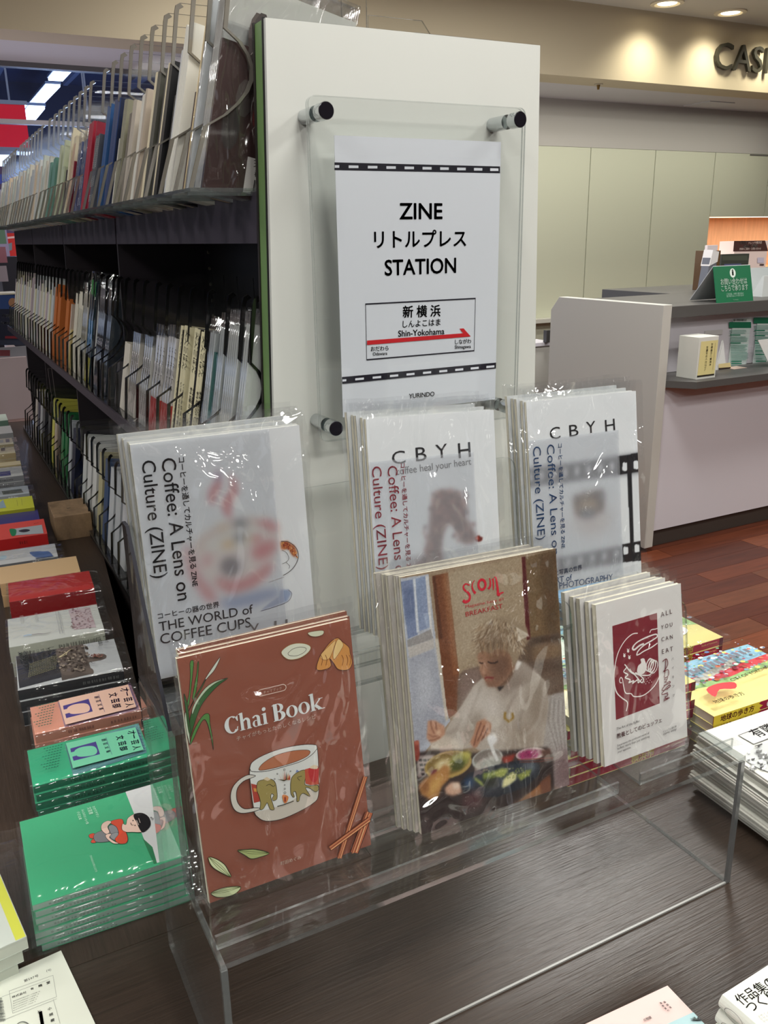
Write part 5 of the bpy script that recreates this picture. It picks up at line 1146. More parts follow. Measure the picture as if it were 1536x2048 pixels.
A.line(smooth([(1190,845),(1245,850),(1295,890),(1312,950),(1290,1010),(1250,1055),(1206,1082)],False,5),.0006,(60,50,50)); A.line(smooth([(1196,905),(1230,925),(1245,965),(1225,990),(1200,1000)],False,4),.0004,(60,50,50)); A.line(smooth([(1225,990),(1250,1015),(1245,1035)],False,4),.0004,(60,50,50))
A.line(smooth([(1105,1130),(1190,1100),(1210,1095)],False,4),.0003,(150,140,136)); A.line(smooth([(1050,1330),(1160,1296),(1240,1262),(1266,1210),(1240,1182)],False,4),.0004,(70,64,90))
GR = (104,100,100)
A.text('C', (572,1660), (660,1650), GR, -.002, hgt=90); A.text('B', (776,1620), (866,1606), GR, -.002, hgt=100); A.text('Y', (975,1520), (1040,1510), GR, -.002, hgt=96); A.text('H', (1146,1496), (1238,1482), GR, -.002, hgt=96)
A.obj('cover_print', z1)
u1 = pl.uv(220+1165/3.49, 840+700/3.49)[0]; band(pl, 0, .002, u1, .2095, z1)
A = Art(pl, 220, 840, 3.49, h0=.0013); K = (34,32,36)
A.text('Culture (ZINE)', (218,286), (310,1106), K, .006, hgt=94); A.text('Coffee: A Lens on', (356,270), (472,1262), K, .006, hgt=98); A.text('コーヒーを通してカルチャーを見る ZINE', (476,260), (576,1160), K, .026)
A.text('コーヒーの器の世界', (334,1385), (762,1300), (60,58,60), .02); A.text('THE WORLD of', (344,1472), (998,1344), (70,68,70), .004); A.text('COFFEE CUPS', (352,1562), (982,1440), (78,74,76), .004)
A.obj('band_print', z1); sleeve(pl,.148,.21,z1,h=.0026,top=.010,side=.006,bot=.001,amp=.0010,seed=11)

pl, z2 = faceout('white coffee bean zine with red sideways title, standing in the middle of the back row', (-.0659,-.211,-.1724+O_), R(2.42), R(10.26), R(-2.99), .148,.21,.0036,cov, 4, .0042, 'coffee bean zines',
    'white coffee bean zine, %s copy counting back from the front', du=-.0026)
r = Raster(pl,.148,.21,190,270,cov); r.x0, r.y0, r.sc = 700, 800, 2.56; P_ = r.poly; Sx = r.stroke
rs = random.Random(6)
def a2():
    P_([(430,490),(460,470),(520,460),(570,490),(595,540),(600,620),(640,690),(660,715),(600,740),(560,710),(530,640),(500,630),(470,700),(460,840),(400,860),(385,760),(405,680),(415,560)],(112,76,72),3)
    P_([(300,850),(400,800),(470,790),(460,880),(300,900)],(140,100,98),5)
    for k in range(120):
        x = 410+rs.random()*190; y = 465+rs.random()*170; 
        if k%3 == 0: x = 380+rs.random()*90; y = 620+rs.random()*220
        if k%5 == 0: x = 530+rs.random()*120; y = 630+rs.random()*100
        P_(arc(x,y,11,8,n=8,rot=rs.random()*90),rs.choice([(90,58,54),(146,104,96),(70,46,46),(168,120,110)]),1,.8)
    # faint caption and lower halves of the letters
blur_art(r, a2, 2.2)
P_([(640,700),(660,694),(680,704),(676,720),(655,726),(640,718)],(110,36,30),.8); P_([(640,700),(656,698),(660,712),(645,716)],(190,90,70),.8)
r.obj('cover_picture', z2)
A = Art(pl, 700, 800, 2.56, h0=.0004); K = (26,26,30)
A.text('C', (216,330), (284,322), K, .0, hgt=66); A.text('B', (338,314), (392,308), K, .0, hgt=70); A.text('Y', (440,300), (500,292), K, .0, hgt=70); A.text('H', (556,298), (618,290), K, .0, hgt=76)
A.text('coffee heal your heart', (235,384), (620,330), (110,112,118), .004)
A.obj('cover_print', z2)
u1, v1 = pl.uv(700+640/2.56, 800+500/2.56); vt = pl.uv(700+300/2.56, 800+298/2.56)[1]
band(pl, 0, .002, u1, vt, z2)
A = Art(pl, 700, 800, 2.56, h0=.0013); K = (186,70,84)
A.text('Culture (ZINE)', (108,342), (146,870), K, .004, hgt=56); A.text('Coffee: A Lens on', (188,340), (233,925), K, .004, hgt=58); A.text('コーヒーを通してカルチャーを見る ZINE', (256,324), (291,905), K, .022)
A.text('コーヒーとフィ', (158,1078), (300,1060), (120,60,70), .01); A.text('RELAX', (160,1126), (240,1110), (130,70,80), .004); A.text('COFFEE', (162,1172), (290,1146), (130,70,80), .004)
A.obj('band_print', z2); sleeve(pl,.148,.21,z2,h=.0026,top=.012,side=.006,bot=.002,amp=.0010,seed=12)

pl, z3 = faceout('white coffee photography zine with black film strips and blue sideways title, back right', (.1377,-.1895,-.1833+O_+.0035), R(-1.95), R(9.18), R(-.53), .148,.21,.0036,cov, 4, .0042, 'coffee photography zines',
    'white coffee photography zine, %s copy counting back from the front', du=-.0030)
r = Raster(pl,.148,.21,190,270,cov); r.x0, r.y0, r.sc = 1040, 800, 3.097; P_ = r.poly; Sx = r.stroke
def a3():
    P_([(-30,435),(300,395),(740,330),(740,450),(300,505),(0,545)],(96,98,104),2)
    for k in range(9): x = 60+k*73; y = 478-k*9.4; P_([(x-14,y-26),(x+14,y-29),(x+14,y+26),(x-14,y+28)],(214,216,218),1.5)
    P_([(200,985),(640,900),(640,1000),(200,1085)],(104,106,112),2)
    for k in range(6): x = 226+k*74; y = 1020-k*13; P_([(x-13,y-22),(x+13,y-25),(x+13,y+20),(x-13,y+24)],(214,216,218),1.5)
    P_([(330,600),(500,560),(520,570),(515,690),(430,730),(350,720)],(70,52,46),4); P_(arc(420,650,70,40,rot=-10),(190,166,130),6); P_(arc(420,705,48,28),(70,80,96),4); P_([(370,720),(520,680),(570,700),(550,800),(420,840),(300,770)],(206,190,182),10,.7); P_(arc(505,600,14,18),(160,170,180),3)
blur_art(r, a3, 3.0)
K_ = (22,22,26)
P_([(606,348),(900,300),(900,420),(690,452),(690,452),(606,462)],K_,.6); P_([(664,450),(690,446),(704,885),(682,888)],K_,.6); P_([(632,895),(900,840),(900,980),(634,1006)],K_,.6)
for x,y in ((649,413),(718,402)): P_(rrect(x-15,y-26,x+15,y+26,8),(232,236,238),.5)
for x,y in ((654,933),(724,919)): P_(rrect(x-15,y-24,x+15,y+24,8),(232,236,238),.5)
r.obj('cover_picture', z3)
A = Art(pl, 1040, 800, 3.097, h0=.0004); K = (20,20,24)
A.text('C', (186,246), (250,236), K, .0, hgt=74); A.text('B', (306,228), (362,220), K, .0, hgt=72); A.text('Y', (410,208), (468,200), K, .0, hgt=72); A.text('H', (528,196), (588,186), K, .0, hgt=72); A.obj('cover_print', z3)
u1 = pl.uv(1040+620/3.097, 800+600/3.097)[0]; vt = pl.uv(1040+300/3.097, 800+222/3.097)[1]; band(pl, 0, .002, u1, vt, z3)
A = Art(pl, 1040, 800, 3.097, h0=.0013); K = (54,96,148)
A.text('Culture (ZINE)', (76,290), (106,868), K, .004, hgt=58); A.text('Coffee: A Lens on', (162,278), (196,960), K, .004, hgt=56); A.text('コーヒーを通してカルチャーを見る ZINE', (232,270), (254,918), K, .024)
A.text('コーヒーと写真の世界', (96,1112), (380,1046), (44,60,96), .02); A.text('THE ART of', (90,1158), (318,1114), K, .006); A.text('COFFEE PHOTOGRAPHY', (60,1200), (570,1112), K, .008)
A.obj('band_print', z3); sleeve(pl,.148,.21,z3,h=.0026,top=.012,side=.007,bot=.001,amp=.0010,seed=13)
# ---------------- stacks of books ----------------
PGS = mat('book_pages', (220,214,196), .75)
def book_at(name, label, P, rz, W, D, th, col, spine=None, group=None, film=False, edge_marks=None, rough=.32, art=None, tiltx=0):
    """flat book; P is the world point of its front-left bottom corner, spine to the front"""
    t = thing(name, label, 'book', tuple(P), (tiltx,0,rz), group)
    sp = spine or col
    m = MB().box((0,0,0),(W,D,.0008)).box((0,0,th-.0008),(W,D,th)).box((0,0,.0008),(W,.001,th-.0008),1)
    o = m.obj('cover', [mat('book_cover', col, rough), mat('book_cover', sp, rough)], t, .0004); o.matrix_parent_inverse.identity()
    o = MB().box((.0012,.001,.0008),(W-.0015,D-.0015,th-.0008)).obj('pages', PGS, t); o.matrix_parent_inverse.identity()
    if edge_marks:
        A = Art(Plane((0,0,0),(1,0,0),(0,0,1)), uv=True, h0=.0002, dh=.0001); rs = random.Random(int(P[0]*9999)+int(P[2]*9999)); x = W*.08
        for a_, b_ in edge_marks[1:]:
            x = W*a_
            c_ = tuple(int(edge_marks[0][i]*.6+sp[i]*.4) for i in range(3))
            while x < W*b_:
                w_ = rs.uniform(.0012,.0026); A.fill([(x,th*rs.uniform(.3,.42)),(x+w_,th*.34),(x+w_,th*rs.uniform(.55,.66)),(x,th*.62)], c_); x += w_+rs.uniform(.0006,.0030)
        A.obj('spine_print', t).matrix_parent_inverse.identity()
    if film:
        rs = random.Random(int(P[1]*7777)); m = MB(); ex = .004
        nx = 14
        for j, (y, z) in enumerate([(-.0022,.0003),(-.0030,th*.5),(-.0018,th+.0006),(D*.25,th+.0009),(D*.5,th+.0007),(D*.75,th+.0010),(D+.0015,th+.0005)]):
            for i in range(nx+1): m.v.append((-ex+(W+2*ex+film*.01)*i/nx, y+rs.uniform(-.0008,.0004), z+rs.uniform(0,.0003)*(z > .001)))
        for j in range(6):
            for i in range(nx): a = j*(nx+1)+i; m.f.append((a,a+1,a+nx+2,a+nx+1)); m.m.append(0)
        o = m.obj('plastic_wrap', FILMS, t); o.matrix_parent_inverse.identity(); o.data.polygons.foreach_set('use_smooth', [True]*len(o.data.polygons))
    return t
def stack(desc, BR, ztop, W, D, ths, col, rz=-.055, spine=None, film=0, marks=None, art=None, group=None, jitter=.0015, place=''):
    """pile with its top book's front-right top corner seen at pixel BR"""
    p = at(BR[0],BR[1],'z',ztop); ux = Vector((math.cos(rz),math.sin(rz),0)); z = ztop; out = None
    n = 0; zz = TZ; total = ztop-TZ; k = len(ths); s_ = total/sum(ths)
    for i, th in enumerate(ths):
        th *= s_; z -= th
        jx, jy = (0,0) if i == 0 else (random.uniform(-1,1)*jitter*1.5, random.uniform(-1,.3)*jitter)
        P = p-ux*W; P = Vector((P.x+jx, P.y+jy, z+.0002))
        lab = ('%s, topmost of its pile%s' % (desc, place)) if i == 0 else ('%s, %s down in its pile' % (desc, ORD[i]))
        if len(lab.split()) > 16: lab = desc+', topmost of its pile'
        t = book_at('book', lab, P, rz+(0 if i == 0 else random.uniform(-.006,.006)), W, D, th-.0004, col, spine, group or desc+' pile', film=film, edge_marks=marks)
        if i == 0: out = t; TOPZ[desc] = (p, z+th)
    if art:
        A = Art(Plane((p.x,p.y,ztop),(ux.x,ux.y,0),(-ux.y,ux.x,0)), *art[1], h0=.0003, dh=.00003, clip=(-W+.0003,.0003,-.0003,D-.0003)); art[0](A); A.obj('cover_print', out)
    return out, p
TOPZ = {}
# green book with the seated child
def art_boy(A):
    K = (40,34,34); F = lambda q,c: (A.fill(smooth(q,True,4),c), A.line(smooth(q,True,4),.0004,K,closed=True))
    A.fill([(685,772),(960,700),(1000,1130),(842,1172)], (226,228,228)); A.fill([(780,1030),(842,1172),(860,1168),(835,1080)], (40,130,84))
    F([(487,1015),(510,1005),(525,1015),(520,1030),(495,1032)],(232,84,62)); F([(498,1050),(515,1032),(528,1040),(525,1055),(505,1058)],(232,84,62))
    F([(520,1008),(600,980),(640,975),(640,1030),(600,1050),(525,1052)],(136,138,142)); F([(595,970),(625,960),(655,985),(640,1015),(610,1010)],(150,152,156)); F([(600,1020),(640,1000),(655,1020),(630,1045)],(150,152,156))
    F([(600,945),(640,930),(672,932),(680,975),(700,1030),(690,1060),(650,1062),(630,1040),(650,1010),(640,975),(620,960)],(230,84,56))
    F([(555,985),(560,955),(590,938),(610,945),(590,970),(600,1000),(580,1010)],(238,206,190)); F([(580,1015),(610,1010),(600,1030),(625,1050),(650,1062),(620,1062),(585,1035)],(238,206,190))
    F([(672,955),(690,960),(700,925),(740,900),(780,905),(822,935),(815,975),(780,1000),(720,1000),(690,1000),(668,985)],(238,206,190))
    H = smooth([(735,903),(775,895),(812,915),(826,955),(810,985),(780,1002),(760,975),(748,945),(735,925)],True,4); A.fill(H,(24,24,28))
    for a,b in (((748,935),(760,962)),((760,925),(768,950)),((752,985),(768,990))): A.line([a,b],.0005,(230,210,200))
    A.fill(arc(729,938,3,4,n=8),K); A.fill(arc(740,965,3,4,n=8),K); A.line(smooth([(716,950),(722,962),(732,962)],False,4),.0006,K)
    A.line(arc(828,922,3,4,n=8),.0005,K,closed=True); A.line(arc(836,930,4,5,n=8),.0005,K,closed=True)
    for (a,b,t_) in (((505,862),(532,922),'わかりやすい'),((478,868),(492,906),'文芸書'),((446,880),(474,960),'みんなのエッセイ集'),((422,892),(434,936),'小さな本'),((492,1132),(524,1222),'さがみはらの本と人たち')): A.text(t_,a,b,(206,236,218),.0)
stack('green paperback with a cartoon child', (365,1714), .798, .150, .145, [1,1,1,1,1,1,1], (72,186,134), rz=-.02, spine=(150,178,164), film=1, marks=((120,130,124),(.1,.5)), art=(art_boy,(0,1300,2.738)), place=' beside the riser')
def art_lit(c1, c2, c3, lt, dx, dy):
    def f(A):
        q = lambda x,y: (x+dx, y+dy); V = (78,66,140)
        A.fill([q(385,470),q(1045,280),q(1085,535),q(455,735)], c2)
        rs = random.Random(3)
        for k in range(26):
            for j, off in ((0,12),(0,40),(1,-14),(1,-40)):
                t = k/25; x = (392 if j==0 else 450)+t*(650 if j==0 else 625); y = (470-t*186+off) if j==0 else (735-t*197+off)
                A.line([q(x,y-8),q(x+12,y),q(x,y+8),q(x-8,y)],.0004,c3,closed=True)
        for k in range(8):
            for j in (0,1): x = 1010+k*8+j*22-20; y = 325+k*26; A.line([q(x,y-8),q(x+10,y),q(x,y+8),q(x-8,y)],.0004,c3,closed=True)
        A.fill([q(395,475),q(990,338),q(1060,530),q(455,690)], lt); A.line([q(990,338),q(1060,530)],.0006,V)
        A.fill(smooth([q(432,522),q(650,462),q(686,570),q(460,628),q(450,592),q(492,580),q(480,545),q(438,555)],False,1), V)
        A.fill(smooth([q(470,540),q(520,512),q(600,500),q(645,510),q(662,545),q(640,575),q(560,590),q(500,590),q(480,570)],True,4), lt)
        A.text('才一芸人', q(880,385), q(960,545), V, .03, hgt=70) if 0 else None
        for s_, x, y in (('才',905,396),('一',925,430),('芸',935,478),('人',948,525),('文',808,440),('芸',826,490),('部',838,534)):
            A.text(s_, q(x-32,y+16), q(x-32+12,y-30), V, .03) if 0 else A.text(s_, q(x+18,y-22), q(x+27,y+12), V, .03)
        A.line([q(735,425),q(788,575)],.0004,V); 
        for k in range(4): A.text('創芸文集'[k], q(700+k*13,444+k*33), q(706+k*13,462+k*33), V, .01)
        for j in range(9):
            x = 350-j*4; y = 490+j*24; 
            for k in range(7-(j%3)): A.fill([q(x-k*24,y+k*6),q(x-k*24+15,y+k*6-4),q(x-k*24+16,y+k*6+2),q(x-k*24+1,y+k*6+6)], c3 if 0 else (40,110,90) if c1[1]>150 else (196,110,96))
    return f
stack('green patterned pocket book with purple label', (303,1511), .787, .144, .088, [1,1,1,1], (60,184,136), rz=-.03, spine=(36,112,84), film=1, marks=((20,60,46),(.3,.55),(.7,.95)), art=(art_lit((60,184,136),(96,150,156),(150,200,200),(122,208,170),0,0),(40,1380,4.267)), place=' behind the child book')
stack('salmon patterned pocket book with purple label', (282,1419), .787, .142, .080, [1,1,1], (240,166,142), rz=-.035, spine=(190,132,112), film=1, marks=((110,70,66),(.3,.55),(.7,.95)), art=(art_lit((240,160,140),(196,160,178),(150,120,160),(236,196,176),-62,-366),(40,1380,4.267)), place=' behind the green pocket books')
def art_turtle(A):
    A.fill([(140,850),(530,780),(560,1060),(175,1160)], (52,54,62)); A.fill([(520,785),(745,742),(835,1028),(560,1090)], (94,84,78))
    rs = random.Random(8)
    T_ = smooth([(505,820),(560,790),(640,765),(745,745),(735,790),(755,850),(800,880),(860,870),(920,848),(962,866),(940,895),(860,915),(800,930),(770,970),(835,985),(838,1030),(740,1020),(700,1000),(640,1040),(560,1030),(530,940)],True,4); A.fill(T_,(112,100,92))
    for k in range(110):
        x = 530+rs.random()*260; y = 790+rs.random()*220; A.fill(arc(x,y,7+rs.random()*7,5+rs.random()*6,n=7),rs.choice([(84,74,68),(140,128,118),(70,62,58),(158,146,132)]))
    for k in range(40):
        x = 805+rs.random()*130; A.fill(arc(x,884+rs.uniform(-12,16),6,5,n=6),rs.choice([(140,92,80),(110,70,62),(160,112,96)]))
    A.line(smooth([(820,940),(840,958),(864,955)],False,4),.0008,(50,44,44)); A.line([(536,905),(590,870),(650,828)],.0024,(226,214,170),.0006); A.line([(545,905),(600,880),(620,842)],.0014,(226,214,170),.0004)
    for k, t_ in enumerate(['爬虫類のための','恐竜から学ぶ図鑑','ときめく骨格標本','生きものの進化','太古の化石たち']): A.text(t_,(245+k*42,842-k*9),(275+k*44,960-k*12),(170,176,190),.006)
    A.text('図鑑のカメ',(176,850),(232,1010),(226,228,232),.05); A.text('しま、とり。',(440,810),(478,945),(226,228,232),.05)
    for j in range(9):
        for k in range(16): x = 260+k*16+j*2; y = 1080-j*12-k*5; A.fill([(x,y),(x+9,y-2),(x+9,y+4),(x,y+6)],(138,136,104))
    A.text('生物図鑑の',(880,745),(905,825),(90,90,92),.01); A.text('新しい歩き',(935,735),(965,795),(90,90,92),.01)
stack('white and black book with a snapping turtle on its cover', (247,1339), .800, .150, .118, [1,1,1.3], (206,210,212), rz=-.075, spine=(44,48,52), film=1, marks=((150,154,150),(.6,.95)), art=(art_turtle,(0,1120,4.518)), place=' behind the pink pocket books')
def art_map(A):
    rs = random.Random(4)
    A.fill([(618,452),(810,425),(868,608),(668,632)],(214,196,200))
    for k in range(80): x = 630+rs.random()*200; y = 440+rs.random()*180; A.fill([(x,y),(x+8+rs.random()*22,y-3),(x+6,y+6)],rs.choice([(150,110,116),(120,90,96),(176,140,146)]))
    A.line(smooth([(215,702),(250,690),(290,690)],False,4),.0022,(150,190,226)); A.line(smooth([(288,688),(350,680),(400,680),(462,664)],False,4),.0022,(104,90,100),.001)
    for k in range(7): A.line([(180+k*9+(k>3)*100,508-k*3),(196+k*9+(k>3)*100,585-k*3)],.0004,(170,170,170))
    A.line([(505,480),(545,680)],.0006,(150,150,156)); A.line([(530,478),(570,676)],.0008,(150,150,156)); A.line([(115,640),(350,600)],.0006,(140,140,150))
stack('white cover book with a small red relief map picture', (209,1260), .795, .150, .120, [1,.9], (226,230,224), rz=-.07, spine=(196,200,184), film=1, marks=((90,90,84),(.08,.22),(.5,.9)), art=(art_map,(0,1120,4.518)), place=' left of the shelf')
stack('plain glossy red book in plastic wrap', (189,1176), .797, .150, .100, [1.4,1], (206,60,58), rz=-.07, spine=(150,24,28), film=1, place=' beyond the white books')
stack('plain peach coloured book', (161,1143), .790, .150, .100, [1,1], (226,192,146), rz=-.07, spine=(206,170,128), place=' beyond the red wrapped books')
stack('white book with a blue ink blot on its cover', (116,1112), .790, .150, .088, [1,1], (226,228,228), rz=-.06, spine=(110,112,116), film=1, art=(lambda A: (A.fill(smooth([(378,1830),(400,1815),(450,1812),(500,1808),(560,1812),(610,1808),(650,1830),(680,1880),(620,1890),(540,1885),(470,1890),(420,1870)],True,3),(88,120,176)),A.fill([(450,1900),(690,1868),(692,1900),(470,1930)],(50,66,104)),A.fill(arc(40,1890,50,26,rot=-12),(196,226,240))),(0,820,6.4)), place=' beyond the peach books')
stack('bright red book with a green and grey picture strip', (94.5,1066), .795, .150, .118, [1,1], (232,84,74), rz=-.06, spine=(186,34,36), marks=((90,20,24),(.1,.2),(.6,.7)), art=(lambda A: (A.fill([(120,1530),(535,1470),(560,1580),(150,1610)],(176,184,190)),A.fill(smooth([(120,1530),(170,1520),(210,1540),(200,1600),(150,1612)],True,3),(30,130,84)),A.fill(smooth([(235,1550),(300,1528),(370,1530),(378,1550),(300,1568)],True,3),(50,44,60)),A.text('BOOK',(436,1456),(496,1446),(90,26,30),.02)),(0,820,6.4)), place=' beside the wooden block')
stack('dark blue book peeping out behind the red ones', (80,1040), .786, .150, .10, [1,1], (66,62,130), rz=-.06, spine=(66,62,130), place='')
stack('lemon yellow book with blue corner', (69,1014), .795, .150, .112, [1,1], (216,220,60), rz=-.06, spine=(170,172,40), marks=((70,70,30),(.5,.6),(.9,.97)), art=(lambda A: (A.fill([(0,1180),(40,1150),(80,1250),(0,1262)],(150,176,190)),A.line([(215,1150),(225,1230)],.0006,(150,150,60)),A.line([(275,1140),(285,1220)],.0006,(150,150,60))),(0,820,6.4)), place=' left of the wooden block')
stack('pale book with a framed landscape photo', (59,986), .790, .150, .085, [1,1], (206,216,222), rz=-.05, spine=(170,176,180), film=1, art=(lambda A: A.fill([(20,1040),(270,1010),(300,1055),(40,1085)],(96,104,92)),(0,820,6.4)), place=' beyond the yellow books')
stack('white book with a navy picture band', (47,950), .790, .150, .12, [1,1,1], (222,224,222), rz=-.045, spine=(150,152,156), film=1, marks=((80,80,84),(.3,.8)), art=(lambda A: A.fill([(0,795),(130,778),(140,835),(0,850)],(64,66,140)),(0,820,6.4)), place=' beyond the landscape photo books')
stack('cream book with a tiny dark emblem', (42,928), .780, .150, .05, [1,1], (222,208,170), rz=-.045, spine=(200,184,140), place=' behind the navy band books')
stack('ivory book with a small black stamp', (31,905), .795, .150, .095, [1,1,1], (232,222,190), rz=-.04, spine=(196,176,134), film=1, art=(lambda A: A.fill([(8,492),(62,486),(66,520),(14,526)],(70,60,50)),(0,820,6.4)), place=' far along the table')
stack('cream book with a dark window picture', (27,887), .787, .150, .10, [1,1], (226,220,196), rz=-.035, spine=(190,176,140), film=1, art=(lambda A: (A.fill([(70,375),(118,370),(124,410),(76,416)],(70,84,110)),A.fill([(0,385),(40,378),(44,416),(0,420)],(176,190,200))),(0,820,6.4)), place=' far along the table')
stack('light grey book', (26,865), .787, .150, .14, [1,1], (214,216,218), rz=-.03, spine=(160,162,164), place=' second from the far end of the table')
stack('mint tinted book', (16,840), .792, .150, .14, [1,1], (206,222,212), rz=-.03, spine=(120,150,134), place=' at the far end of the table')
# loose plastic flaps of the wrapped books are the plastic_wrap parts above
# wooden block with an acrylic post
bk = thing('sign_block', 'walnut wood block holding a clear acrylic strip beside the shelf', 'block', (-.16,1.28,TZ), (0,0,R(-1.5)))
o = MB().box((-.042,-.070,0),(.042,.072,.060)).obj('block', mat('walnut', (146,120,92), .55, var=.4, vscale=16, stretch=(1.5,1,1), bump=.15, bscale=50), bk, .001); o.matrix_parent_inverse.identity()
pt, pb = at(112,885,'y',1.29), at(136,1003,'y',1.26)
MB().box((pb.x-.004,1.27,TZ+.0605),(pb.x+.0045,1.274,pt.z+.18), edge=(1,1)).obj('acrylic_strip', AE, bk)
# ---------------- lower left corner: bagged yellow-edged books, newspaper ----------------
def bagged(label, P, rz, W, D, th, top):
    t = book_at('book', label, P, rz, W, D, th, (222,230,220), (196,202,190), 'bagged books with a yellow band')
    A = Art(Plane((0,0,th),(1,0,0),(0,1,0)), uv=True, h0=.0003, dh=.0001)
    A.fill([(W-.010,.0005),(W-.0008,.0005),(W-.0008,D-.0005),(W-.010,D-.0005)],(228,232,84)); A.obj('yellow_band', t).matrix_parent_inverse.identity()
    rs = random.Random(int(th*1e5)+int(P[2]*999)); m = MB(); nx, ny = 20, 18
    for j in range(ny+1):
        for i in range(nx+1):
            x = -.004+(W+.042)*i/nx; y = -.006+(D+.038)*j/ny; over = max(0, x-W)/.04; z = th+.0012+rs.uniform(0,.0014)*(1+over)-over**1.5*.004+ (0 if y < D else -(y-D)*.06)
            m.v.append((x+rs.uniform(-.0008,.0008), y, z))
    for j in range(ny):
        for i in range(nx): a = j*(nx+1)+i; m.f.append((a,a+1,a+nx+2,a+nx+1)); m.m.append(0)
    o = m.obj('plastic_bag', FILMS if top else FILMS, t); o.matrix_parent_inverse.identity()
    for p_ in o.data.polygons: p_.use_smooth = True
p = at(53,1870,'z',.788); rz = R(8)
for k in range(3):
    ux = Vector((math.cos(rz),math.sin(rz),0)); P = p-ux*.17; P.z = .788-.016*(k+1)+.0003; P.y += .003*k; P.x -= .006*k
    bagged('yellow-banded white book in a loose bag, %s of its pile' % ORD[k], P, rz, .17, .148, .0142, k == 0)
pc = at(122,1901,'z',.7425); e2 = at(0,1955,'z',.7425); e3 = at(155,2048,'z',.7425)
ang = math.atan2(pc.y-e2.y, pc.x-e2.x)
for k in range(3):
    t = thing('newspaper', 'white monthly newsletter at the bottom left corner, %s sheet' % ['top','middle','lowest'][k], 'newspaper', (pc.x,pc.y,TZ+.0004+.0008*(2-k)), (0,0,ang), 'newsletters at the bottom left corner')
    o = MB().prism([(-.30,0),(0,0),(.012,-.42),(-.30,-.42)], .0006, fn=lambda u,v,h:(u-.002*k,v-.001*k,h)).obj('sheet', mat('newsprint_white', (226,230,216), .7), t); o.matrix_parent_inverse.identity()
    if k == 0:
        A = Art(Plane((pc.x,pc.y,TZ+.0026),(math.cos(ang),math.sin(ang),0),(-math.sin(ang),math.cos(ang),0)), 0, 1300, 2.738, h0=.0001, dh=.00003); K = (110,114,108); D_ = (50,54,50)
        A.text('第597号', (132,1820), (212,1788), K, .006); A.text('(4)', (254,1763), (280,1756), K, 0); A.line([(10,1900),(270,1805)],.0003,K)
        A.line([(50,1868),(290,1782),(310,1900),(70,1990)],.0004,K,closed=True); A.text('株式会社', (66,1908),(146,1878),K,.006); A.text('有', (168,1864),(186,1857),D_,.02); A.text('隣', (212,1848),(232,1841),D_,.02); A.text('堂', (256,1832),(276,1824),D_,.02)
        for k2 in range(5): A.text('横浜市中区伊勢佐木町一丁目四番一号', (72,1928+k2*13),(220-k2*6,1872+k2*14),K,0)
        A.line([(-10,2040),(312,1912)],.0003,K); A.line([(292,1915),(330,2048)],.0002,K)
        for k2, c in enumerate('小規模出'): A.text(c, (262+k2*8,1976+k2*32),(284+k2*8,1968+k2*32),D_,.02)
        for k2, c in enumerate('とZIN'): A.text(c, (208+k2*8,1994+k2*32),(226+k2*8,1987+k2*32),D_,.02)
        for k2 in range(9): A.text('の書店員が語る本', (-6+k2*1.0-k2*8,1910), (14-k2*8,2040), K, 0)
        A.line(arc(126,2080,40,40,20,160,10),.001,K); A.obj('print', t)
# ---------------- lower right: pink booklet and white book ----------------
a, b, c = at(1335,1970,'z',.7515), at(1168,2048,'z',.7515), at(1384,2025,'z',.7515)
ang = math.atan2(a.y-b.y, a.x-b.x)
t = thing('booklet', 'pale pink booklet with a light blue band at the bottom picture edge', 'book', (a.x,a.y,TZ), (0,0,ang))
o = MB().box((-.182,-.25,.0003),(0,0,.0112)).obj('cover', [mat('booklet_pink', (236,206,200), .5)], t, .0005); o.matrix_parent_inverse.identity()
A = Art(Plane((a.x,a.y,.7512),(math.cos(ang),math.sin(ang),0),(-math.sin(ang),math.cos(ang),0)), 1100, 1860, 3.523, h0=.0003, dh=.00005, clip=(-.182,-.25,0,0)); K = (60,44,44)
A.fill([(600,770),(850,652),(1022,574),(1120,672),(1400,900),(900,1000)],(176,208,212))
rs = random.Random(3)
for k in range(26):
    t_ = R(rs.uniform(-20,200)); L = 20+rs.random()*34; A.line([(1040,640),(1040+math.cos(t_)*L,640-math.sin(t_)*L*.6)],.0014,rs.choice([(60,70,70),(90,110,104),(40,46,50)]),.0003)
for k, (x,y) in enumerate(((812,520),(832,540),(852,558),(786,528),(800,548),(818,566),(836,582))): A.text('編朝薬集南夏代'[k],(x-6,y+6),(x+6,y-1),K,.02)
A.text('の物語',(664,655),(718,632),K,.02); A.obj('cover_print', t)
a, b = at(1438,1993,'z',.800), at(1536,1930,'z',.800); ang = math.atan2(b.y-a.y, b.x-a.x)
ux = Vector((math.cos(ang),math.sin(ang),0)); uy = Vector((-ux.y,ux.x,0))
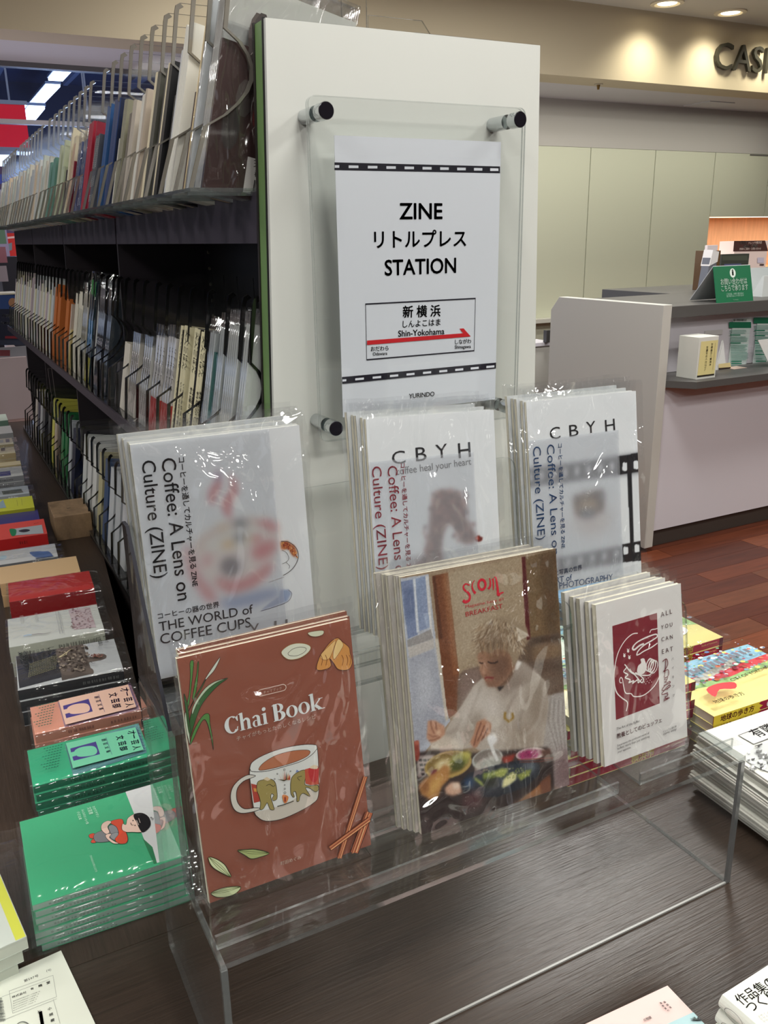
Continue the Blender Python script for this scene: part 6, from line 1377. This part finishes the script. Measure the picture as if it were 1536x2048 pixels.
for k in range(4):
    z1, z0 = .800-.015*k, .800-.015*(k+1)+.0004
    t = thing('book', 'white book with thin grey title at bottom right, %s of its pile' % ORD[k], 'book', (a.x,a.y,z0), (0,0,ang), 'white books at the bottom right corner')
    w_, d_ = .13, .188; th = z1-z0; n_ = 6; pr = [(0.004,0)]+[( .004-.004*math.sin(R(180*i/n_)), th*i/n_) for i in range(1,n_)]+[(.004,th)]
    sh_ = -.002*k
    o = MB().box((.004,-d_,0),(w_,0,.0008)).box((.004,-d_,th-.0008),(w_,0,th)).prism([(x,z) for x,z in pr], d_, fn=lambda u,v,h:(u,-h,v)).obj('cover', mat('cover_white_linen', (228,232,222), .5, bump=.1, bscale=400), t, .0004); o.matrix_parent_inverse.identity(); o.location.x = sh_
    o = MB().box((.005,-d_+.002,.0008),(w_-.002,-.002,th-.0008)).obj('pages', PGS, t); o.matrix_parent_inverse.identity(); o.location.x = sh_
    if k < 3:
        A = Art(Plane((0,0,0),(0,-1,0),(0,0,1)), uv=True, h0=.0006-sh_, dh=.0001)
        A.line([(.016+.001*math.cos(q/16*6.283)*9+.0,th*.5+th*.36*math.sin(q/16*6.283)) for q in range(16)],.0005,(120,120,116),closed=True)
        A.text('作品集', (.030,th*.22),(.062,th*.22),(70,68,66),.02); A.obj('spine_print', t).matrix_parent_inverse.identity()
    if k == 0:
        A = Art(Plane((a.x,a.y,.800),ux,uy), 1100, 1860, 3.523, h0=.0004, dh=.00005); K = (120,112,100)
        A.text('作品集の', (1350,530),(1600,380),K,.006); A.text('つくりかた', (1420,585),(1740,400),K,.004)
        for k2 in range(3): A.text('デザインとまとめ方のすべて', (1475+k2*18,625+k2*18),(1700+k2*20,500+k2*18),(170,166,156),0)
        A.obj('cover_print', t)
# ---------------- newspapers right of the riser ----------------
rs = random.Random(12); N = 30; tl_, tr_, fr = at(1385,1476,'z',.822), at(1536,1432,'z',.822), at(1478,1535,'z',.812)
for k in range(N):
    zt = .822-.0026*k; zb_ = zt-.0023; dx = rs.uniform(-.004,.004)+(.004 if k < 6 else -.002)+max(0,k-22)*.001; dy = rs.uniform(-.002,.002)
    lab = 'folded monthly newspaper, %s of the tall pile right of the riser' % ORD[k]
    t = thing('newspaper', lab, 'newspaper', (.37,-.225,zb_), (0,0,R(-2+rs.uniform(-.5,.5))), 'newspapers piled right of the riser')
    m = MB(); nx, ny = 1, 8; 
    for h in (0,1):
        for j in range(ny+1):
            v = -.40*j/ny; sag = -.05*(j/ny)**1.7*(1-k/N)**1.0*.55
            for i in range(2): m.v.append((dx+i*.29, dy+v, h*.0021+sag))
    st = (ny+1)*2
    for j in range(ny):
        a = 2*j; m.f += [(a,a+1,a+3,a+2),(st+a,st+a+2,st+a+3,st+a+1),(a,a+2,st+a+2,st+a),(a+1,st+a+1,st+a+3,a+3)]; m.m += [0,0,1,1]
    m.f += [(0,st,st+1,1),(2*ny,2*ny+1,st+2*ny+1,st+2*ny)]; m.m += [1,1]
    c = 226-rs.randrange(16); g = 150+rs.randrange(70)
    o = m.obj('sheets', [mat('newsprint', (c,c,c-8), .75), mat('newsprint_edge', (g,g-2,g-10), .8)], t); o.matrix_parent_inverse.identity()
    if k == 0:
        A = Art(Plane((0,0,0),(1,0,0),(0,1,0)), uv=True, h0=.0026, dh=.00008); K = (50,48,46)
        # printed sheet follows the sag of the top copy
        base = Plane((.37+dx,-.225+dy,.8225),(math.cos(t.rotation_euler.z),math.sin(t.rotation_euler.z),0),(-math.sin(t.rotation_euler.z),math.cos(t.rotation_euler.z),0))
        A = Art(base, 1340, 1380, 6.827, h0=.0004, dh=.00006)
        A.fill([(935,620),(1338,465),(1500,400),(1500,640),(1330,660),(1145,735)],(206,208,206)); A.line([(1500,400),(1338,465),(935,620),(1145,735),(1345,660),(1500,610)],.0010,K)
        A.text('有', (1185,645),(1318,595),(30,28,28),.02); A.text('隣', (1345,585),(1470,535),(30,28,28),.02)
        for k2 in range(6): A.line([(690+k2*14,705+k2*14),(880+k2*24,650+k2*18)],.0004,(150,150,148))
        A.fill([(1135,795),(1400,690),(1500,760),(1500,1120),(1340,1100),(1180,1040),(1040,960),(1030,880)],(196,200,198))
        for k2 in range(46):
            x = 1050+rs.random()*330; y = 860+rs.random()*240-(x-1050)*.15; A.fill([(x,y),(x+26+rs.random()*34,y-12),(x+40,y+18),(x+6,y+26)],rs.choice([(70,70,70),(226,228,226),(150,152,150),(110,112,110),(236,238,236)]))
        A.fill([(1150,790),(1255,755),(1260,770),(1220,790),(1222,812),(1196,812),(1192,790),(1155,800)],(60,60,60))
        # bend the print onto the sagging sheet
        for i_, v_ in enumerate(A.v):
            q_ = Vector(v_)-base.o; vv = max(0,-q_.dot(base.uy)); A.v[i_] = (v_[0], v_[1], v_[2]-.05*(vv/.40)**1.7*.55)
        A.obj('print', t)
# ---------------- guidebooks behind the riser on the right ----------------
YL, CRM = (236,224,128), (158,34,62)
def guide(label, P, rz, th=.0135, W=.21, D=.135, kind=0, film=False, grp='yokohama city guidebooks'):
    t = book_at('guidebook', label, P, rz, W, D, th, (236,226,150), CRM, grp, film=film, rough=.25)
    A = Art(Plane((0,0,0),(1,0,0),(0,0,1)), uv=True, h0=.0002, dh=.00008); Y_ = (226,200,60)
    if kind == 0:
        A.text('横浜市', (W*.50,th*.22),(W*.50+th*3.0,th*.22),(232,208,70),.05); A.text('Guide of Yokohama', (W*.78,th*.55),(W*.94,th*.55),(226,180,120),0); A.fill([(W*.965,0),(W,0),(W,th),(W*.965,th)],(90,20,40))
    else:
        A.fill([(0.0,0),(W*.43,0),(W*.41,th*.3),(W*.44,th*.5),(W*.40,th*.8),(W*.42,th),(0,th)],Y_); A.text('地球の歩き方', (W*.06,th*.25),(W*.36,th*.25),(120,30,40),.04); A.fill(arc(W*.49,th*.5,.003,th*.32,n=12),(240,230,220)); A.text('横浜市', (W*.56,th*.2),(W*.82,th*.2),(232,208,70),.05)
    A.obj('spine_print', t).matrix_parent_inverse.identity()
    return t
def guide_top(t, W, D, th, seed=0):
    rs = random.Random(seed); A = Art(Plane((0,0,th),(1,0,0),(0,1,0)), uv=True, h0=.0003, dh=.00005, clip=(.001,.001,W-.001,D-.001))
    A.fill([(0,D*.55),(W*.4,D*.42),(W*.8,D*.5),(W,D*.4),(W,D),(0,D)],(150,190,120)); A.fill([(0,D*.62),(W*.5,D*.52),(W,D*.62),(W,D),(0,D)],(206,60,70)); A.fill([(0,D*.74),(W*.4,D*.66),(W,D*.72),(W,D),(0,D)],(140,190,214))
    A.fill([(W*.2,D*.55),(W*.7,D*.70),(W*.72,D*.82),(W*.22,D*.66)],(190,190,180))
    for k in range(260):
        x, y = rs.random()*W, D*(.46+rs.random()*.52); s_ = .0010+rs.random()**2*.0042; A.fill(arc(x,y,s_,s_*.7,n=8),rs.choice([(226,216,110),(90,150,110),(206,110,80),(236,236,226),(80,110,160),(190,80,100),(150,176,190),(110,110,120),(170,196,140)]))
    for k in range(14): A.fill([(W*.1+k*.011,D*.60+k*.001),(W*.1+k*.011+.007,D*.60+k*.001),(W*.1+k*.011+.007,D*.60+k*.001+.012),(W*.1+k*.011,D*.60+k*.001+.012)],(110,112,124))
    A.fill(smooth([(W*.1,D*.15),(W*.2,D*.24),(W*.3,D*.18),(W*.36,D*.28),(W*.24,D*.34),(W*.12,D*.3)],True,3),(214,40,50)); A.text('CITY OF YOKOHAMA', (W*.36,D*.30),(W*.8,D*.34),(200,60,60),.01); A.text('地球の歩き方',(W*.04,D*.05),(W*.3,D*.05),(60,60,40),.02)
    A.obj('cover_print', t).matrix_parent_inverse.identity()
zt = .839
for k in range(7):
    th = .0141; z = zt-th*(k+1); dx = [0,-.006,.002,.001,-.003,.002,-.001][k]
    g = guide('crimson-spined city guidebook, %s of the pile behind the buffet zine' % ORD[k], (.448-.21+dx,-.145,z+.0002), R(-1), th-.0004)
    if k == 0:
        guide_top(g,.21,.135,th-.0004,1); A = Art(Plane((0,0,th),(1,0,0),(0,1,0)), uv=True, h0=.0012, dh=.0002); A.fill(arc(.178,.055,.026,.024,n=24),(240,240,236)); A.text('累計', (.162,.062),(.186,.062),(206,40,60),.03); A.text('発行部数', (.160,.050),(.196,.050),(206,40,60),.02); A.line(arc(.178,.055,.024,.022,n=24),.0006,(206,40,60),closed=True); A.obj('sticker', g).matrix_parent_inverse.identity()
zt = .800; pC = at(1428,1433,'z',zt)
for k in range(4):
    th = .015; z = zt-th*(k+1)
    g = guide('yellow and crimson city guidebook, %s of the pile above the newspapers' % ORD[k], (pC.x+.002*k,pC.y+.001*k,z+.0002), R(-2), th-.0004, kind=1)
    if k == 0: guide_top(g,.21,.135,th-.0004,2)
zt = .812; pB = at(1485,1292,'z',zt)
for k in range(5):
    th = .0144; z = zt-th*(k+1)
    g = guide('crimson-spined city guidebook, %s of the back pile with oval sticker' % ORD[k], (pB.x-.21,max(pB.y,-.03),z+.0002), R(-1), th-.0004, film=(k==0))
    if k == 0:
        guide_top(g,.21,.135,th-.0004,3); A = Art(Plane((0,0,th),(1,0,0),(0,1,0)), uv=True, h0=.0012, dh=.0002); A.fill(arc(.15,.05,.030,.018,n=24),(244,240,236)); A.text('TVCM出稿', (.122,.066),(.166,.066),(206,40,50),.05); A.text('累計部数突破', (.132,.050),(.170,.050),(214,80,80),.02); A.text('第5刷', (.136,.040),(.166,.040),(214,60,60),.02); A.obj('sticker', g).matrix_parent_inverse.identity()
# other colourful books behind the zines on the right
def pile(desc, P, rz, W, D, n, th, col, sp, art=None):
    for k in range(n):
        z = TZ+th*(n-1-k)+.0002
        t = book_at('book', '%s, %s of its pile' % (desc, ORD[k]), (P[0]+random.uniform(-.002,.002),P[1]+random.uniform(-.002,.002),z), rz, W, D, th-.0004, col, sp, desc+' pile')
        if k == 0 and art: A = Art(Plane((0,0,th),(1,0,0),(0,1,0)), uv=True, h0=.0002, dh=.00005); art(A); A.obj('cover_print', t).matrix_parent_inverse.identity()
def art_blue(A):
    A.fill([(.0,.05),(.06,.06),(.12,.05),(.16,.06),(.16,.11),(0,.11)],(96,170,220)); A.fill([(.0,.02),(.16,.03),(.16,.05),(0,.045)],(150,206,226)); A.text('街と山の地図',(.02,.07),(.12,.07),(240,246,250),.02); A.fill([(.11,.02),(.15,.02),(.15,.05),(.11,.05)],(236,226,216)); A.text('散歩',(.114,.03),(.146,.03),(206,60,70),.02)
pile('light blue travel booklet', (.49,.135,TZ), R(-4), .165, .13, 5, .0145, (176,214,236), (60,130,200), art_blue)
pile('pale green map booklet', (.315,.045,TZ), R(-14), .165, .12, 5, .013, (196,228,206), (120,140,110), lambda A: (A.fill([(.02,.02),(.15,.02),(.15,.06),(.02,.07)],(226,236,220)), A.text('駅から散歩 地図', (.03,.075),(.13,.075),(80,100,140),.02), A.fill([(.02,.09),(.15,.09),(.15,.11),(.02,.11)],(130,196,220))))
pile('blue and yellow guide booklet', (.215,-.142,TZ), R(-6), .0, .0, 0, .01, (0,0,0), (0,0,0))
# ---------------- display rack beyond the far end of the table ----------------
yb = 2.95
ra = thing('end_display', 'pinkish display ledge unit with face-out books beyond the far table end', 'display', (-.4,yb,0))
z1 = at(30,715,'y',yb).z; z0 = at(30,838,'y',yb).z
xr = at(62,780,'y',yb).x
MB().box((-1.6,yb,0),(xr,yb+.5,z1)).obj('ledge_box', mat('pinkish_ledge', (176,160,162), .5), ra)
MB().box((-1.6,yb-.06,0),(xr-.02,yb,z0)).obj('front_step', mat('step_brown', (120,96,92), .5), ra)
MB().box((-1.6,yb+.22,z1),(xr-.06,yb+.26,z1+.62)).obj('back_board', mat('display_dark', (24,24,38), .6), ra)
za_ = at(20,590,'y',yb+.12).z
MB().box((-1.6,yb+.10,za_-.01),(at(33,590,'y',yb+.12).x,yb+.22,za_+.01)).obj('ledge_strip', mat('ledge_cream', (206,200,182), .5), ra)
def faced(name, label, q, y, col, art):
    a, b = at(q[0],q[3],'y',y), at(q[2],q[1],'y',y)
    t = thing(name, label, 'book', ((a.x+b.x)/2,y,a.z)); MB().box((a.x,y,a.z),(b.x,y+.012,b.z)).obj('cover', mat('faced_cover', col, .4), t)
    MB().box((a.x+.001,y+.012,a.z),(b.x-.001,y+.02,b.z-.001)).obj('pages', PGS, t)
    A = Art(Plane((a.x,y,a.z),(1,0,0),(0,0,1)), h0=.0006, dh=.0002); art(A); A.obj('cover_print', t)
def hb(A):
    A.fill([(-40,590),(34,590),(34,618),(-40,618)],(38,62,112)); A.fill(arc(25,605,8,9),(150,110,80))
    A.text('OFFICIAL',(5,634),(40,636),(214,216,222),.03); A.text('HANDBOOK',(3,648),(48,650),(214,216,222),.03); A.text('2017',(22,665),(46,665),(220,222,226),.04); A.fill([(10,672),(46,672),(46,677),(10,677)],(110,26,36)); A.fill([(-30,680),(49,680),(49,690),(-30,690)],(34,40,58))
faced('handbook', 'dark blue official handbook 2017 standing face-out at the left edge', (-45,588,42,688), yb+.10, (24,28,46), hb)
def gb(A):
    A.fill([(-10,700),(20,700),(20,712),(-10,712)],(100,44,50)); A.text('LIVE GUIDE',(0,724),(22,724),(60,60,66),.03); A.fill([(-40,748),(56,748),(56,765),(-40,765)],(74,62,56)); rs = random.Random(1)
    for k in range(18): A.fill(arc(rs.uniform(-10,52),rs.uniform(748,762),3,2,n=6),rs.choice([(150,120,90),(40,34,34),(176,160,140)]))
faced('magazine', 'grey event magazine face-out below the dark blue handbook', (-45,692,56,766), yb+.03, (128,128,134), gb)
# black magazines hanging further back
t = thing('postcard_rack', 'black rack side with small hanging goods behind the shelf end', 'rack', (-.1,3.6,0))
a, b = at(8,590,'y',3.7), at(37,513,'y',3.7); MB().box((a.x,3.7,.8),(b.x,3.9,b.z)).obj('body', mat('display_dark', (24,24,38), .6), t)
for k in range(3):
    p = at(-4+k*2,465+k*38,'y',3.6); MB().box((p.x-.02,3.6,p.z-.05),(p.x+.03,3.62,p.z+.02)).obj('pouch', mat('pouch_%d' % k, [(96,130,110),(150,96,110),(150,140,150)][k], .5), t)
# blue ticket edge peeping over the panel top, acrylic of the rack behind the panel
a = at(978,80,'y',.25)
t = thing('zine', 'dark blue zine corner peeping over the top right of the white panel', 'zine', (a.x,.25,1.476)); t['group'] = 'zines on the far side of the shelf'
MB().box((a.x-.12,.25,1.4762),(a.x+.006,.256,a.z)).obj('cover', mat('zine_cover', (40,70,110), .35), t)
for k, x in enumerate((0.12,)):
    t = thing('divider_rack', 'clear acrylic divider rack on the far side of the shelf top', 'rack', (.2,.5,1.476))
    MB().box((.12,.09,1.4752),(.28,2.5,1.478), edge=(2,1)).obj('base', AE, t)
    for y in (.16,.23,.30,.37,.44,.51,.58): MB().prism([(.125,0),(.28,0),(.26,.13),(.20,.20),(.125,.20)], .0025, 0, 1, fn=lambda u,v,h:(u,y+h,1.478+v)).obj('divider', [ACR, EDGE], t)

bpy.data.scenes.remove(TS)
